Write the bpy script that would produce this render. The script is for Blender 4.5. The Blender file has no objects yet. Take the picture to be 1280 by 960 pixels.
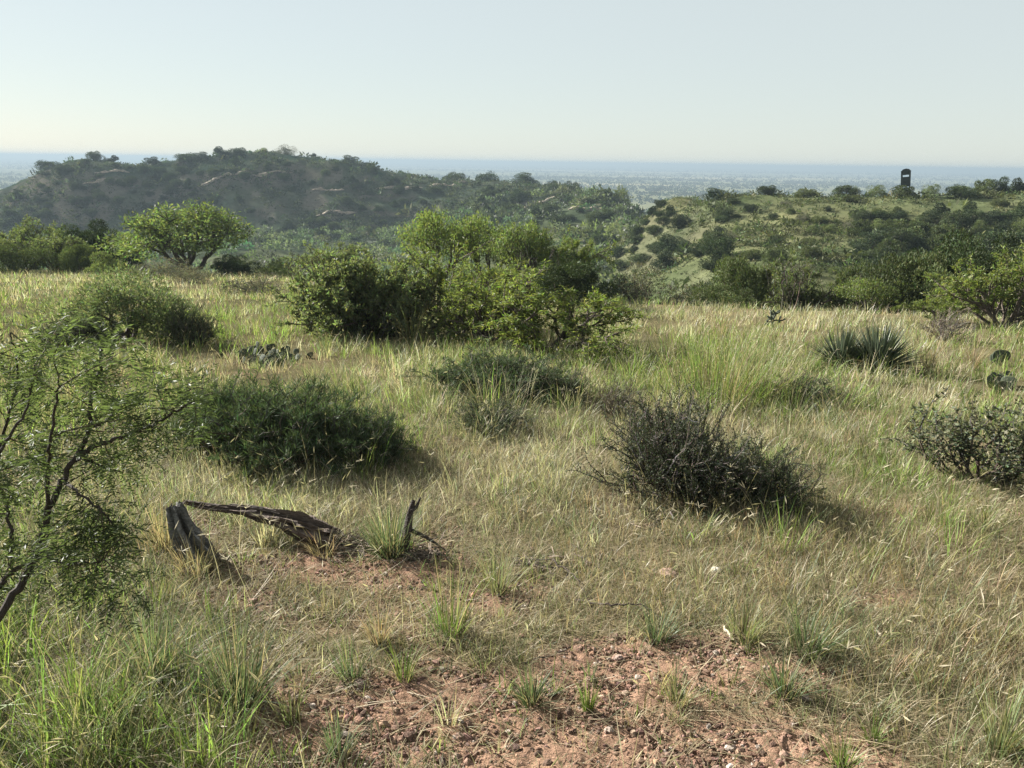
import bpy, math, numpy as np
from math import radians, sin, cos, pi

SC = bpy.context.scene
COL = SC.collection

# ------------------------------------------------------------------ camera
F_PX, PITCH, ROLL, EYE = 961.0, radians(16.1), radians(0.84), 1.65
fw = np.array([0, cos(PITCH), -sin(PITCH)])
up0 = np.array([0, sin(PITCH), cos(PITCH)])
rt0 = np.array([1.0, 0, 0])
RT = cos(ROLL) * rt0 + sin(ROLL) * up0
UP = cos(ROLL) * up0 - sin(ROLL) * rt0
CAM = np.array([0, 0, EYE])
cd = bpy.data.cameras.new('camera')
cam = bpy.data.objects.new('camera', cd)
COL.objects.link(cam)
import mathutils
m4 = mathutils.Matrix(((RT[0], UP[0], -fw[0], 0), (RT[1], UP[1], -fw[1], 0), (RT[2], UP[2], -fw[2], EYE), (0, 0, 0, 1)))
cam.matrix_world = m4
cd.sensor_width = 36.0
cd.lens = 36.0 * F_PX / 1280.0
cd.clip_start = 0.05
cd.clip_end = 90000
SC.camera = cam

# ------------------------------------------------------------------ light
SUN_EL, SUN_AZ = radians(25), radians(-55)      # azimuth from +Y towards +X
w = bpy.data.worlds.new('World')
SC.world = w
w.use_nodes = True
wn = w.node_tree.nodes
wl = w.node_tree.links
wn.clear()
sky = wn.new('ShaderNodeTexSky')
sky.sky_type = 'NISHITA'
sky.sun_disc = False
sky.sun_elevation = SUN_EL
sky.sun_rotation = SUN_AZ
sky.altitude = 300
sky.air_density = 1.0
sky.dust_density = 0.3
sky.ozone_density = 1.5
bg = wn.new('ShaderNodeBackground')
bg.inputs['Strength'].default_value = 0.050
wo = wn.new('ShaderNodeOutputWorld')
hz = wn.new('ShaderNodeMix'); hz.data_type = 'RGBA'; hz.blend_type = 'MIX'
hz.inputs[0].default_value = 0.87                       # hot hazy air: the sky is veiled by an even pale haze
hz.inputs[7].default_value = (3.1, 3.36, 3.24, 1)
wl.new(sky.outputs[0], hz.inputs[6])
wl.new(hz.outputs[2], bg.inputs['Color'])
wl.new(bg.outputs[0], wo.inputs['Surface'])
sd = bpy.data.lights.new('sun', 'SUN')
sd.energy = 5.0
sd.angle = radians(0.53)
sd.color = (1.0, 0.96, 0.89)
so = bpy.data.objects.new('sun', sd)
COL.objects.link(so)
sunv = mathutils.Vector((sin(SUN_AZ) * cos(SUN_EL), cos(SUN_AZ) * cos(SUN_EL), sin(SUN_EL)))
so.rotation_euler = sunv.to_track_quat('Z', 'Y').to_euler()
so.location = (-20, 15, 30)
SC.view_settings.view_transform = 'Standard'
SC.view_settings.look = 'None'
SC.view_settings.exposure = 2.13
SC.view_settings.gamma = 1.0
SC.view_settings.use_curve_mapping = False
SC.render.engine = 'CYCLES'
SC.cycles.max_bounces = 5
SC.cycles.diffuse_bounces = 2
SC.cycles.glossy_bounces = 1
SC.cycles.transmission_bounces = 3
SC.cycles.volume_bounces = 0
SC.cycles.transparent_max_bounces = 4
SC.cycles.use_denoising = True
SC.cycles.denoiser = 'OPENIMAGEDENOISE'
SC.cycles.denoising_input_passes = 'RGB_ALBEDO_NORMAL'
SC.cycles.denoising_prefilter = 'NONE'
SC.cycles.caustics_reflective = False
SC.cycles.caustics_refractive = False
SC.cycles.use_adaptive_sampling = False
SC.render.film_transparent = False

# haze settings (the box itself is built after the terrain)
HAZE_DENSITY = 4.8e-4
HAZE_COLOR = (0.225, 0.285, 0.335)

R = np.random.default_rng(11)

# ------------------------------------------------------------------ noise
def _h(ix, iy, s):
    a = (ix.astype(np.int64) * 374761393 + iy.astype(np.int64) * 668265263 + s * 1442695041) & 0xFFFFFFFF
    a = ((a ^ (a >> 13)) * 1274126177) & 0xFFFFFFFF
    a = ((a ^ (a >> 16)) * 2246822519) & 0xFFFFFFFF
    return ((a ^ (a >> 15)) & 0xFFFFFF) / float(0xFFFFFF)

def vnoise(x, y, s=0):
    ix, iy = np.floor(x), np.floor(y)
    fx, fy = x - ix, y - iy
    fx = fx * fx * (3 - 2 * fx)
    fy = fy * fy * (3 - 2 * fy)
    return ((_h(ix, iy, s) * (1 - fx) + _h(ix + 1, iy, s) * fx) * (1 - fy)
            + (_h(ix, iy + 1, s) * (1 - fx) + _h(ix + 1, iy + 1, s) * fx) * fy)

def fbm(x, y, s=0, o=4):
    v, a, t = 0.0, 0.5, 0.0
    for k in range(o):
        v = v + a * vnoise(x * 2 ** k + 17.3 * k, y * 2 ** k - 9.1 * k, s + k)
        t += a
        a *= 0.5
    return v / t

def sstep(a, b, x):
    t = np.clip((x - a) / (b - a), 0, 1)
    return t * t * (3 - 2 * t)

# ------------------------------------------------------------------ mesh builder
class MB:
    def __init__(s):
        s.v, s.q, s.t, s.c, s.n = [], [], [], [], 0

    def add(s, v, quads=None, tris=None, col=(0.5, 0.5, 0.5)):
        v = np.asarray(v, float).reshape(-1, 3)
        if quads is not None and len(quads):
            s.q.append(np.asarray(quads, np.int64).reshape(-1, 4) + s.n)
        if tris is not None and len(tris):
            s.t.append(np.asarray(tris, np.int64).reshape(-1, 3) + s.n)
        c = np.asarray(col, float)
        if c.ndim == 1:
            c = np.tile(c, (len(v), 1))
        s.v.append(v)
        s.c.append(c)
        s.n += len(v)

    def arrays(s):
        v = np.concatenate(s.v) if s.v else np.zeros((0, 3))
        c = np.concatenate(s.c) if s.c else np.zeros((0, 3))
        q = np.concatenate(s.q) if s.q else np.zeros((0, 4), np.int64)
        t = np.concatenate(s.t) if s.t else np.zeros((0, 3), np.int64)
        return v, q, t, c

    def mesh(s, name, mat, smooth=False):
        v, q, t, c = s.arrays()
        me = bpy.data.meshes.new(name)
        me.vertices.add(len(v))
        me.vertices.foreach_set('co', v.astype(np.float32).ravel())
        nl = len(q) * 4 + len(t) * 3
        me.loops.add(nl)
        me.polygons.add(len(q) + len(t))
        me.loops.foreach_set('vertex_index', np.concatenate([q.ravel(), t.ravel()]).astype(np.int32))
        ls = np.concatenate([np.arange(len(q)) * 4, len(q) * 4 + np.arange(len(t)) * 3]).astype(np.int32)
        me.polygons.foreach_set('loop_start', ls)
        me.polygons.foreach_set('use_smooth', np.full(len(q) + len(t), smooth))
        ca = me.color_attributes.new('Col', 'FLOAT_COLOR', 'POINT')
        rgba = np.ones((len(v), 4), np.float32)
        rgba[:, :3] = c
        ca.data.foreach_set('color', rgba.ravel())
        me.materials.append(mat)
        me.update(calc_edges=True)
        return me

def link(name, me, parent=None, loc=(0, 0, 0), rot=(0, 0, 0), scale=(1, 1, 1)):
    o = bpy.data.objects.new(name, me)
    o.location, o.rotation_euler, o.scale = loc, rot, scale
    if parent is not None:
        o.parent = parent
    COL.objects.link(o)
    return o

def tag(o, label, cat, group=None, kind=None):
    if label:
        o['label'] = label
    if cat:
        o['category'] = cat
    if group:
        o['group'] = group
    if kind:
        o['kind'] = kind
    return o

def thing(name, label, cat, loc=(0, 0, 0), rz=0.0, group=None, scale=(1, 1, 1)):
    o = link(name, None, None, loc, (0, 0, rz), scale)
    o.empty_display_size = 0.1
    return tag(o, label, cat, group)

def nrm(v):
    v = np.asarray(v, float)
    return v / np.maximum(np.linalg.norm(v, axis=-1, keepdims=True), 1e-9)

# ------------------------------------------------------------------ projection helpers
def ray(px, py):
    px, py = np.asarray(px, float), np.asarray(py, float)
    d = fw + ((px - 640) / F_PX)[..., None] * RT + ((480 - py) / F_PX)[..., None] * UP
    return d

def proj(P):
    d = np.asarray(P, float) - CAM
    z = np.maximum(d @ fw, 1e-3)
    return 640 + F_PX * (d @ RT) / z, 480 - F_PX * (d @ UP) / z

# ------------------------------------------------------------------ terrain table
SLOPE = 0.103
# column pixel: (depth where the meadow ends, [(depth, photo row or height below eye)])
COLS = {
    -350: (38, [(70, -13.), (180, -27.), (300, -28.), (420, -34.), (700, -44.)]),
    0:   (35, [(70, -13.), (140, -22.), (255,-26.), (300, 248), (420, -34.), (700, -44.)]),
    60:  (34, [(70, -13.), (140, -22.), (256, -26.), (300, 210), (420, -30.), (700, -44.)]),
    115: (34, [(70, -13.), (140, -22.), (256, -25.), (300, 184), (420, -30.), (700, -44.)]),
    165: (33, [(70, -13.), (140, -22.), (256, -25.), (300, 195), (420, -30.), (700, -44.)]),
    215: (32, [(70, -13.), (140, -22.), (258, -25.), (305, 198), (420, -30.), (700, -44.)]),
    285: (31, [(70, -13.), (140, -21.), (256, -24.), (307, 187), (420, -28.), (700, -44.)]),
    360: (29, [(70, -13.), (140, -21.), (258, -24.), (307, 187), (420, -28.), (700, -44.)]),
    440: (27, [(70, -13.), (140, -21.), (258, -24.), (308, 193), (420, -30.), (700, -44.)]),
    510: (25, [(70, -13.), (140, -21.), (258, -23.), (308, 209), (420, -30.), (700, -44.)]),
    600: (23, [(60, -13.), (140, -19.), (210, 285), (300, 224), (420, -30.), (700, -44.)]),
    700: (20, [(60, -13.), (130, -18.), (200, 268), (270, 233), (420, -30.), (700, -44.)]),
    770: (18.5, [(55, -13.), (110, -16.5), (170, 278), (230, 243), (420, -30.), (700, -44.)]),
    830: (18, [(50, -13.), (80, -13.5), (110, 296), (135, 243), (300, -28.), (700, -44.)]),
    900: (17.5, [(45, -12.), (68, 352), (92, 300), (115, 240), (280, -28.), (700, -44.)]),
    1000: (17, [(42, -11.5), (62, 352), (85, 292), (110, 235), (280, -28.), (700, -44.)]),
    1140: (16.5, [(42, -12.), (66, 352), (85, 285), (102, 228), (280, -28.), (700, -44.)]),
    1280: (16.5, [(42, -12.), (66, 350), (82, 280), (98, 230), (280, -28.), (700, -44.)]),
    1600: (17, [(45, -12.), (66, -10.), (95, -3.5), (280, -28.), (700, -44.)]),
}
LR = np.linspace(math.log(0.4), math.log(32000), 700)
RR = np.exp(LR)
th_c, tab_c, edge_c = [], [], []
for px, (dedge, kn) in COLS.items():
    dedge = dedge * 1.27
    rd = ray(px, 300)
    th = math.atan2(rd[0], rd[1])
    cth = cos(th)
    xs, zs = [], []
    for d in np.linspace(3, dedge, 12):
        xs.append(d / cth); zs.append(-SLOPE * d)
    for d, k in kn:
        if k > 0:
            r_ = ray(px, k)
            z = EYE + d * r_[2] / r_[1]
        else:
            z = EYE + k
        xs.append(d / cth); zs.append(z)
    xs += [1500, 33000]; zs += [EYE - 46, EYE - 48]
    t = np.interp(LR, np.log(xs), zs)
    th_c.append(th); tab_c.append(t); edge_c.append(dedge / cth)
th_c = np.array(th_c)
ker = np.exp(-0.5 * (np.arange(-16, 17) / 1.6) ** 2); ker /= ker.sum()
def smooth_lr(t):
    return np.convolve(np.pad(t, 16, mode='edge'), ker, 'valid')
TH = np.linspace(th_c[0], th_c[-1], 260)
tab_c = np.array([smooth_lr(t) for t in tab_c])
TAB = np.array([[np.interp(a, th_c, tab_c[:, j]) for j in range(len(LR))] for a in TH])
k2 = np.exp(-0.5 * (np.arange(-8, 9) / 2.2) ** 2); k2 /= k2.sum()
TAB = np.array([np.convolve(np.pad(TAB[:, j], 8, mode='edge'), k2, 'valid') for j in range(len(LR))]).T

def edge_r(th):
    return np.interp(th, th_c, edge_c)

def terrain(x, y, detail=True):
    x, y = np.asarray(x, float), np.asarray(y, float)
    r = np.maximum(np.hypot(x, y), 0.4)
    th = np.arctan2(x, y)
    ti = np.clip((th - TH[0]) / (TH[1] - TH[0]), 0, len(TH) - 1.001)
    ri = np.clip((np.log(r) - LR[0]) / (LR[1] - LR[0]), 0, len(LR) - 1.001)
    t0, r0 = ti.astype(int), ri.astype(int)
    ft, fr = ti - t0, ri - r0
    z = ((TAB[t0, r0] * (1 - ft) + TAB[t0 + 1, r0] * ft) * (1 - fr)
         + (TAB[t0, r0 + 1] * (1 - ft) + TAB[t0 + 1, r0 + 1] * ft) * fr)
    zp = -SLOPE * y
    k = sstep(6, 12, r)
    z = zp * (1 - k) + z * k
    # hill relief: gullies and benches, real ground shape
    hm = sstep(42, 75, r) * (1 - sstep(450, 900, r))
    amp = np.clip(0.016 * r, 0.5, 4.2)
    n1 = fbm(x / 34.0, y / 34.0, 3, 4) - 0.5
    n2 = 1 - np.abs(2 * fbm(x / 17.0 + 5, y / 26.0, 9, 3) - 1)
    z = z + hm * amp * (1.5 * n1 + 0.9 * (n2 - 0.75))
    hl = sstep(150, 220, r) * (1 - sstep(450, 900, r))
    z = z + hl * 0.9 * (fbm(x / 7.0, y / 7.0, 21, 3) - 0.5) * 2
    # meadow micro relief
    mm = 1 - sstep(30, 60, r)
    z = z + mm * (0.16 * (fbm(x / 2.6, y / 2.6, 31, 3) - 0.5) + 0.06 * (fbm(x / 0.7, y / 0.7, 41, 2) - 0.5)) * sstep(0.5, 2.0, r)
    # far plain swell
    z = z + sstep(700, 2000, r) * 7 * (fbm(x / 900.0, y / 900.0, 51, 3) - 0.5)
    return z

def at(px, py):
    """ground point seen at a photo pixel"""
    d = ray(px, py)
    s = np.exp(np.linspace(math.log(1.0), math.log(20000), 6000))
    P = CAM + s[:, None] * d
    below = P[:, 2] < terrain(P[:, 0], P[:, 1])
    i = int(np.argmax(below)) if below.any() else len(s) - 1
    a, b = s[max(i - 1, 0)], s[i]
    for _ in range(20):
        m = 0.5 * (a + b)
        p = CAM + m * d
        if p[2] < terrain(p[0], p[1]):
            b = m
        else:
            a = m
    p = CAM + b * d
    return np.array([p[0], p[1], float(terrain(p[0], p[1]))])

def at_r(px, py, r):
    """ground point below a photo pixel, at range r, and the height of the pixel's ray there"""
    d = ray(px, py)
    s = r / math.hypot(d[0], d[1])
    p = CAM + s * d
    g = float(terrain(p[0], p[1]))
    return np.array([p[0], p[1], g]), p[2] - g

# ------------------------------------------------------------------ zone maps of the meadow (bare soil, grass kinds)
BARE = [(640, 860, 300, 62, 1.25), (850, 950, 330, 75, 1.3), (385, 895, 110, 85, 1.15), (830, 716, 40, 12, 1.0), (1105, 748, 60, 15, .95),
        (335, 775, 60, 22, .8), (440, 950, 160, 70, .9), (1010, 930, 150, 45, .8), (560, 800, 120, 25, .8), (470, 715, 150, 34, .85), (400, 770, 130, 45, .85), (300, 820, 80, 50, .7), (620, 745, 160, 30, .7), (960, 850, 140, 30, .7), (1180, 930, 90, 40, .45)]
KINDS = ['olive', 'lush', 'greygreen', 'straw', 'pink', 'brown']
KCOL = {'olive': (0.23, 0.25, 0.115), 'lush': (0.17, 0.24, 0.06), 'greygreen': (0.14, 0.18, 0.09),
        'straw': (0.60, 0.55, 0.37), 'pink': (0.56, 0.46, 0.33), 'brown': (0.34, 0.26, 0.16)}
KH = {'olive': .30, 'lush': .34, 'greygreen': .27, 'straw': .31, 'pink': .28, 'brown': .21}
ZONES = [('lush', 60, 900, 190, 120, 3.0), ('lush', 205, 430, 130, 26, 4.0), ('lush', 880, 465, 150, 42, 5.5), ('lush', 480, 560, 80, 40, 4.0), ('lush', 760, 480, 120, 30, 1.6), ('lush', 420, 400, 120, 40, 1.4), ('greygreen', 1190, 540, 120, 30, 1.2), ('greygreen', 330, 480, 140, 40, 1.4), ('lush', 1240, 450, 90, 40, 1.6),
         ('lush', 1075, 592, 120, 34, 4.5), ('lush', 770, 425, 70, 28, 1.2), ('lush', 1250, 430, 50, 40, 1.5), ('lush', 30, 400, 60, 40, .8),
         ('lush', 420, 400, 60, 25, 1.0), ('greygreen', 240, 790, 140, 80, 2.4), ('greygreen', 1000, 790, 110, 60, 1.2), ('greygreen', 620, 510, 110, 40, 2.0),
         ('greygreen', 1060, 480, 110, 22, 1.8), ('greygreen', 650, 650, 100, 40, .8),
         ('straw', 650, 575, 150, 50, 2.6), ('straw', 560, 450, 170, 30, 1.6), ('straw', 1000, 405, 330, 16, 3.5), ('straw', 1150, 490, 130, 30, 1.8),
         ('straw', 330, 600, 200, 45, 2.4), ('straw', 80, 352, 330, 26, 1.6), ('straw', 780, 445, 120, 25, 1.6), ('straw', 940, 540, 120, 30, 1.2),
         ('pink', 240, 462, 100, 22, 3.0), ('pink', 540, 470, 80, 20, 1.2), ('pink', 640, 560, 60, 22, .8), ('pink', 310, 345, 100, 10, 1.0),
         ('brown', 1070, 690, 300, 60, 2.6), ('brown', 1190, 800, 130, 100, 1.6), ('brown', 350, 710, 170, 45, 1.6), ('brown', 780, 690, 160, 50, 1.0),
         ('brown', 1000, 540, 90, 22, 1.0), ('brown', 480, 760, 60, 30, .8), ('brown', 620, 770, 260, 50, 1.2), ('straw', 760, 760, 260, 40, .8), ('straw', 640, 640, 240, 40, .8), ('straw', 460, 640, 120, 50, 1.0), ('greygreen', 520, 720, 120, 60, .8)]


def bare_mask(P):
    u, v = proj(P)
    b = np.zeros(len(P))
    for cx, cy, rx, ry, wt in BARE:
        b = np.maximum(b, wt * np.exp(-(((u - cx) / rx) ** 2 + ((v - cy) / ry) ** 2) ** 1.3))
    n = fbm(P[:, 0] / 0.45, P[:, 1] / 0.45, 71, 4) - 0.5
    return np.clip((b - 0.33 + 2.3 * n) * 1.4, 0, 1) * (P[:, 1] > 0.3)

def kind_weights(P):
    u, v = proj(P)
    n = len(P)
    W = np.zeros((n, 6))
    W[:, 0] = 0.9
    W[:, 1] += .35 * sstep(4.5, 7, np.hypot(P[:, 0], P[:, 1])); W[:, 2] += .3
    for k in range(6):
        W[:, k] += (0.3, 1.3, 1.3, 0.7, 0.4, 0.5)[k] * sstep(0.48, 0.66, fbm(P[:, 0] / 2.1 + 31 * k, P[:, 1] / 2.1, 80 + k, 2))
    for k, cx, cy, rx, ry, wt in ZONES:
        W[:, KINDS.index(k)] += wt * np.exp(-((u - cx) / rx) ** 2 - ((v - cy) / ry) ** 2)
    return W

# ------------------------------------------------------------------ materials
def new_mat(name):
    m = bpy.data.materials.new(name)
    m.use_nodes = True
    m.node_tree.nodes.clear()
    return m, m.node_tree.nodes, m.node_tree.links

def leaf_mat(name, trans=0.4, gloss=0.05, rough=0.45, vary=0.35, tint=(.73, .73, .73), tcol=(1.15, 1.25, 0.55)):
    m, n, l = new_mat(name)
    a = n.new('ShaderNodeVertexColor'); a.layer_name = 'Col'
    oi = n.new('ShaderNodeObjectInfo')
    mr = n.new('ShaderNodeMapRange')
    mr.inputs[3].default_value = 1 - vary; mr.inputs[4].default_value = 1 + vary
    l.new(oi.outputs['Random'], mr.inputs[0])
    t = n.new('ShaderNodeMix'); t.data_type = 'RGBA'; t.blend_type = 'MULTIPLY'; t.inputs[0].default_value = 1
    l.new(a.outputs[0], t.inputs[6])
    cmb = n.new('ShaderNodeCombineColor')
    for i in range(3):
        mu = n.new('ShaderNodeMath'); mu.operation = 'MULTIPLY'; mu.inputs[1].default_value = tint[i]
        l.new(mr.outputs[0], mu.inputs[0]); l.new(mu.outputs[0], cmb.inputs[i])
    l.new(cmb.outputs[0], t.inputs[7])
    d = n.new('ShaderNodeBsdfDiffuse')
    tr = n.new('ShaderNodeBsdfTranslucent')
    tm = n.new('ShaderNodeMix'); tm.data_type = 'RGBA'; tm.blend_type = 'MULTIPLY'; tm.inputs[0].default_value = 1
    tm.inputs[7].default_value = (*tcol, 1)
    l.new(t.outputs[2], tm.inputs[6]); l.new(tm.outputs[2], tr.inputs[0])
    l.new(t.outputs[2], d.inputs[0])
    mx = n.new('ShaderNodeMixShader'); mx.inputs[0].default_value = trans
    l.new(d.outputs[0], mx.inputs[1]); l.new(tr.outputs[0], mx.inputs[2])
    g = n.new('ShaderNodeBsdfGlossy'); g.inputs['Roughness'].default_value = rough
    g.inputs[0].default_value = (1, 1, 1, 1)
    m2 = n.new('ShaderNodeMixShader'); m2.inputs[0].default_value = gloss
    l.new(mx.outputs[0], m2.inputs[1]); l.new(g.outputs[0], m2.inputs[2])
    o = n.new('ShaderNodeOutputMaterial')
    l.new(m2.outputs[0], o.inputs[0])
    return m

def solid_mat(name, scale=12.0, bump=0.4, rough=0.9, amt=0.45, stretch=(1, 1, 1), spec=0.2):
    """vertex colour broken up by procedural noise, with bump"""
    m, n, l = new_mat(name)
    a = n.new('ShaderNodeVertexColor'); a.layer_name = 'Col'
    tc = n.new('ShaderNodeTexCoord')
    mp = n.new('ShaderNodeMapping'); mp.inputs['Scale'].default_value = stretch
    l.new(tc.outputs['Object'], mp.inputs[0])
    no = n.new('ShaderNodeTexNoise'); no.inputs['Scale'].default_value = scale; no.inputs['Detail'].default_value = 6
    no.inputs['Roughness'].default_value = 0.65
    l.new(mp.outputs[0], no.inputs[0])
    mr = n.new('ShaderNodeMapRange'); mr.inputs[1].default_value = 0.25; mr.inputs[2].default_value = 0.75
    mr.inputs[3].default_value = 1 - amt; mr.inputs[4].default_value = 1 + amt
    l.new(no.outputs[0], mr.inputs[0])
    vm = n.new('ShaderNodeVectorMath'); vm.operation = 'SCALE'
    l.new(a.outputs[0], vm.inputs[0]); l.new(mr.outputs[0], vm.inputs['Scale'])
    b = n.new('ShaderNodeBsdfPrincipled')
    b.inputs['Roughness'].default_value = rough
    b.inputs['Specular IOR Level'].default_value = spec
    l.new(vm.outputs[0], b.inputs['Base Color'])
    bp = n.new('ShaderNodeBump'); bp.inputs['Strength'].default_value = bump; bp.inputs['Distance'].default_value = 0.02
    l.new(no.outputs[0], bp.inputs['Height']); l.new(bp.outputs[0], b.inputs['Normal'])
    o = n.new('ShaderNodeOutputMaterial')
    l.new(b.outputs[0], o.inputs[0])
    return m

M_GRASS = leaf_mat('grass_blades', 0.42, 0.015, 0.5, 0.0, tcol=(1.1, 1.15, .8))
M_LEAF = leaf_mat('mesquite_leaves', 0.45, 0.012, 0.5, 0.12, tcol=(1.1, 1.2, .65))
M_LEAFN = leaf_mat('near_mesquite_leaves', 0.40, 0.012, 0.45, 0.05, tcol=(1.1, 1.2, .65))
M_DARK = leaf_mat('juniper_leaves', 0.18, 0.008, 0.6, 0.25, tcol=(1, 1.1, .6))
M_SCRUB = leaf_mat('scrub_leaves', 0.25, 0.008, 0.6, 0.2, tcol=(1, 1.1, .6))
M_YUCCA = leaf_mat('yucca_leaves', 0.08, 0.05, 0.4, 0.0, tcol=(1, 1.1, .6))
M_BARK = solid_mat('bark', 60, 0.6)
M_LOG = solid_mat('weathered_wood', 26, 1.0, 0.85, 0.55, stretch=(1, 1, 5))
M_SOIL = solid_mat('soil_clods', 60, 0.6, 0.95, 0.35)
M_ROCK = solid_mat('rock', 1.2, 0.8, 0.9, 0.35)
M_PAD = solid_mat('cactus_pad', 30, 0.2, 0.75, 0.3, spec=0.08)
M_BLIND = solid_mat('blind_panel', 3, 0.1, 0.6, 0.2)

def ground_mat():
    m, n, l = new_mat('ground')
    a = n.new('ShaderNodeVertexColor'); a.layer_name = 'Col'
    geo = n.new('ShaderNodeNewGeometry')
    hs = []
    for sc_, det in ((0.9, 5), (14.0, 8), (90.0, 4)):
        no = n.new('ShaderNodeTexNoise'); no.inputs['Scale'].default_value = sc_; no.inputs['Detail'].default_value = det
        no.inputs['Roughness'].default_value = 0.65
        l.new(geo.outputs['Position'], no.inputs[0]); hs.append(no)
    s = None
    for no, am in zip(hs, (0.22, 0.30, 0.25)):
        mr = n.new('ShaderNodeMapRange'); mr.inputs[1].default_value = .28; mr.inputs[2].default_value = .72
        mr.inputs[3].default_value = 1 - am; mr.inputs[4].default_value = 1 + am
        l.new(no.outputs[0], mr.inputs[0])
        if s is None:
            s = mr.outputs[0]
        else:
            mu = n.new('ShaderNodeMath'); mu.operation = 'MULTIPLY'
            l.new(s, mu.inputs[0]); l.new(mr.outputs[0], mu.inputs[1]); s = mu.outputs[0]
    vm = n.new('ShaderNodeVectorMath'); vm.operation = 'SCALE'
    l.new(a.outputs[0], vm.inputs[0]); l.new(s, vm.inputs['Scale'])
    b = n.new('ShaderNodeBsdfDiffuse'); b.inputs['Roughness'].default_value = 0.6
    l.new(vm.outputs[0], b.inputs[0])
    ad = n.new('ShaderNodeMath'); ad.operation = 'ADD'
    l.new(hs[1].outputs[0], ad.inputs[0]); l.new(hs[2].outputs[0], ad.inputs[1])
    bp = n.new('ShaderNodeBump'); bp.inputs['Strength'].default_value = 0.8; bp.inputs['Distance'].default_value = 0.025
    l.new(ad.outputs[0], bp.inputs['Height']); l.new(bp.outputs[0], b.inputs['Normal'])
    o = n.new('ShaderNodeOutputMaterial')
    l.new(b.outputs[0], o.inputs[0])
    return m
M_GROUND = ground_mat()

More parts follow.
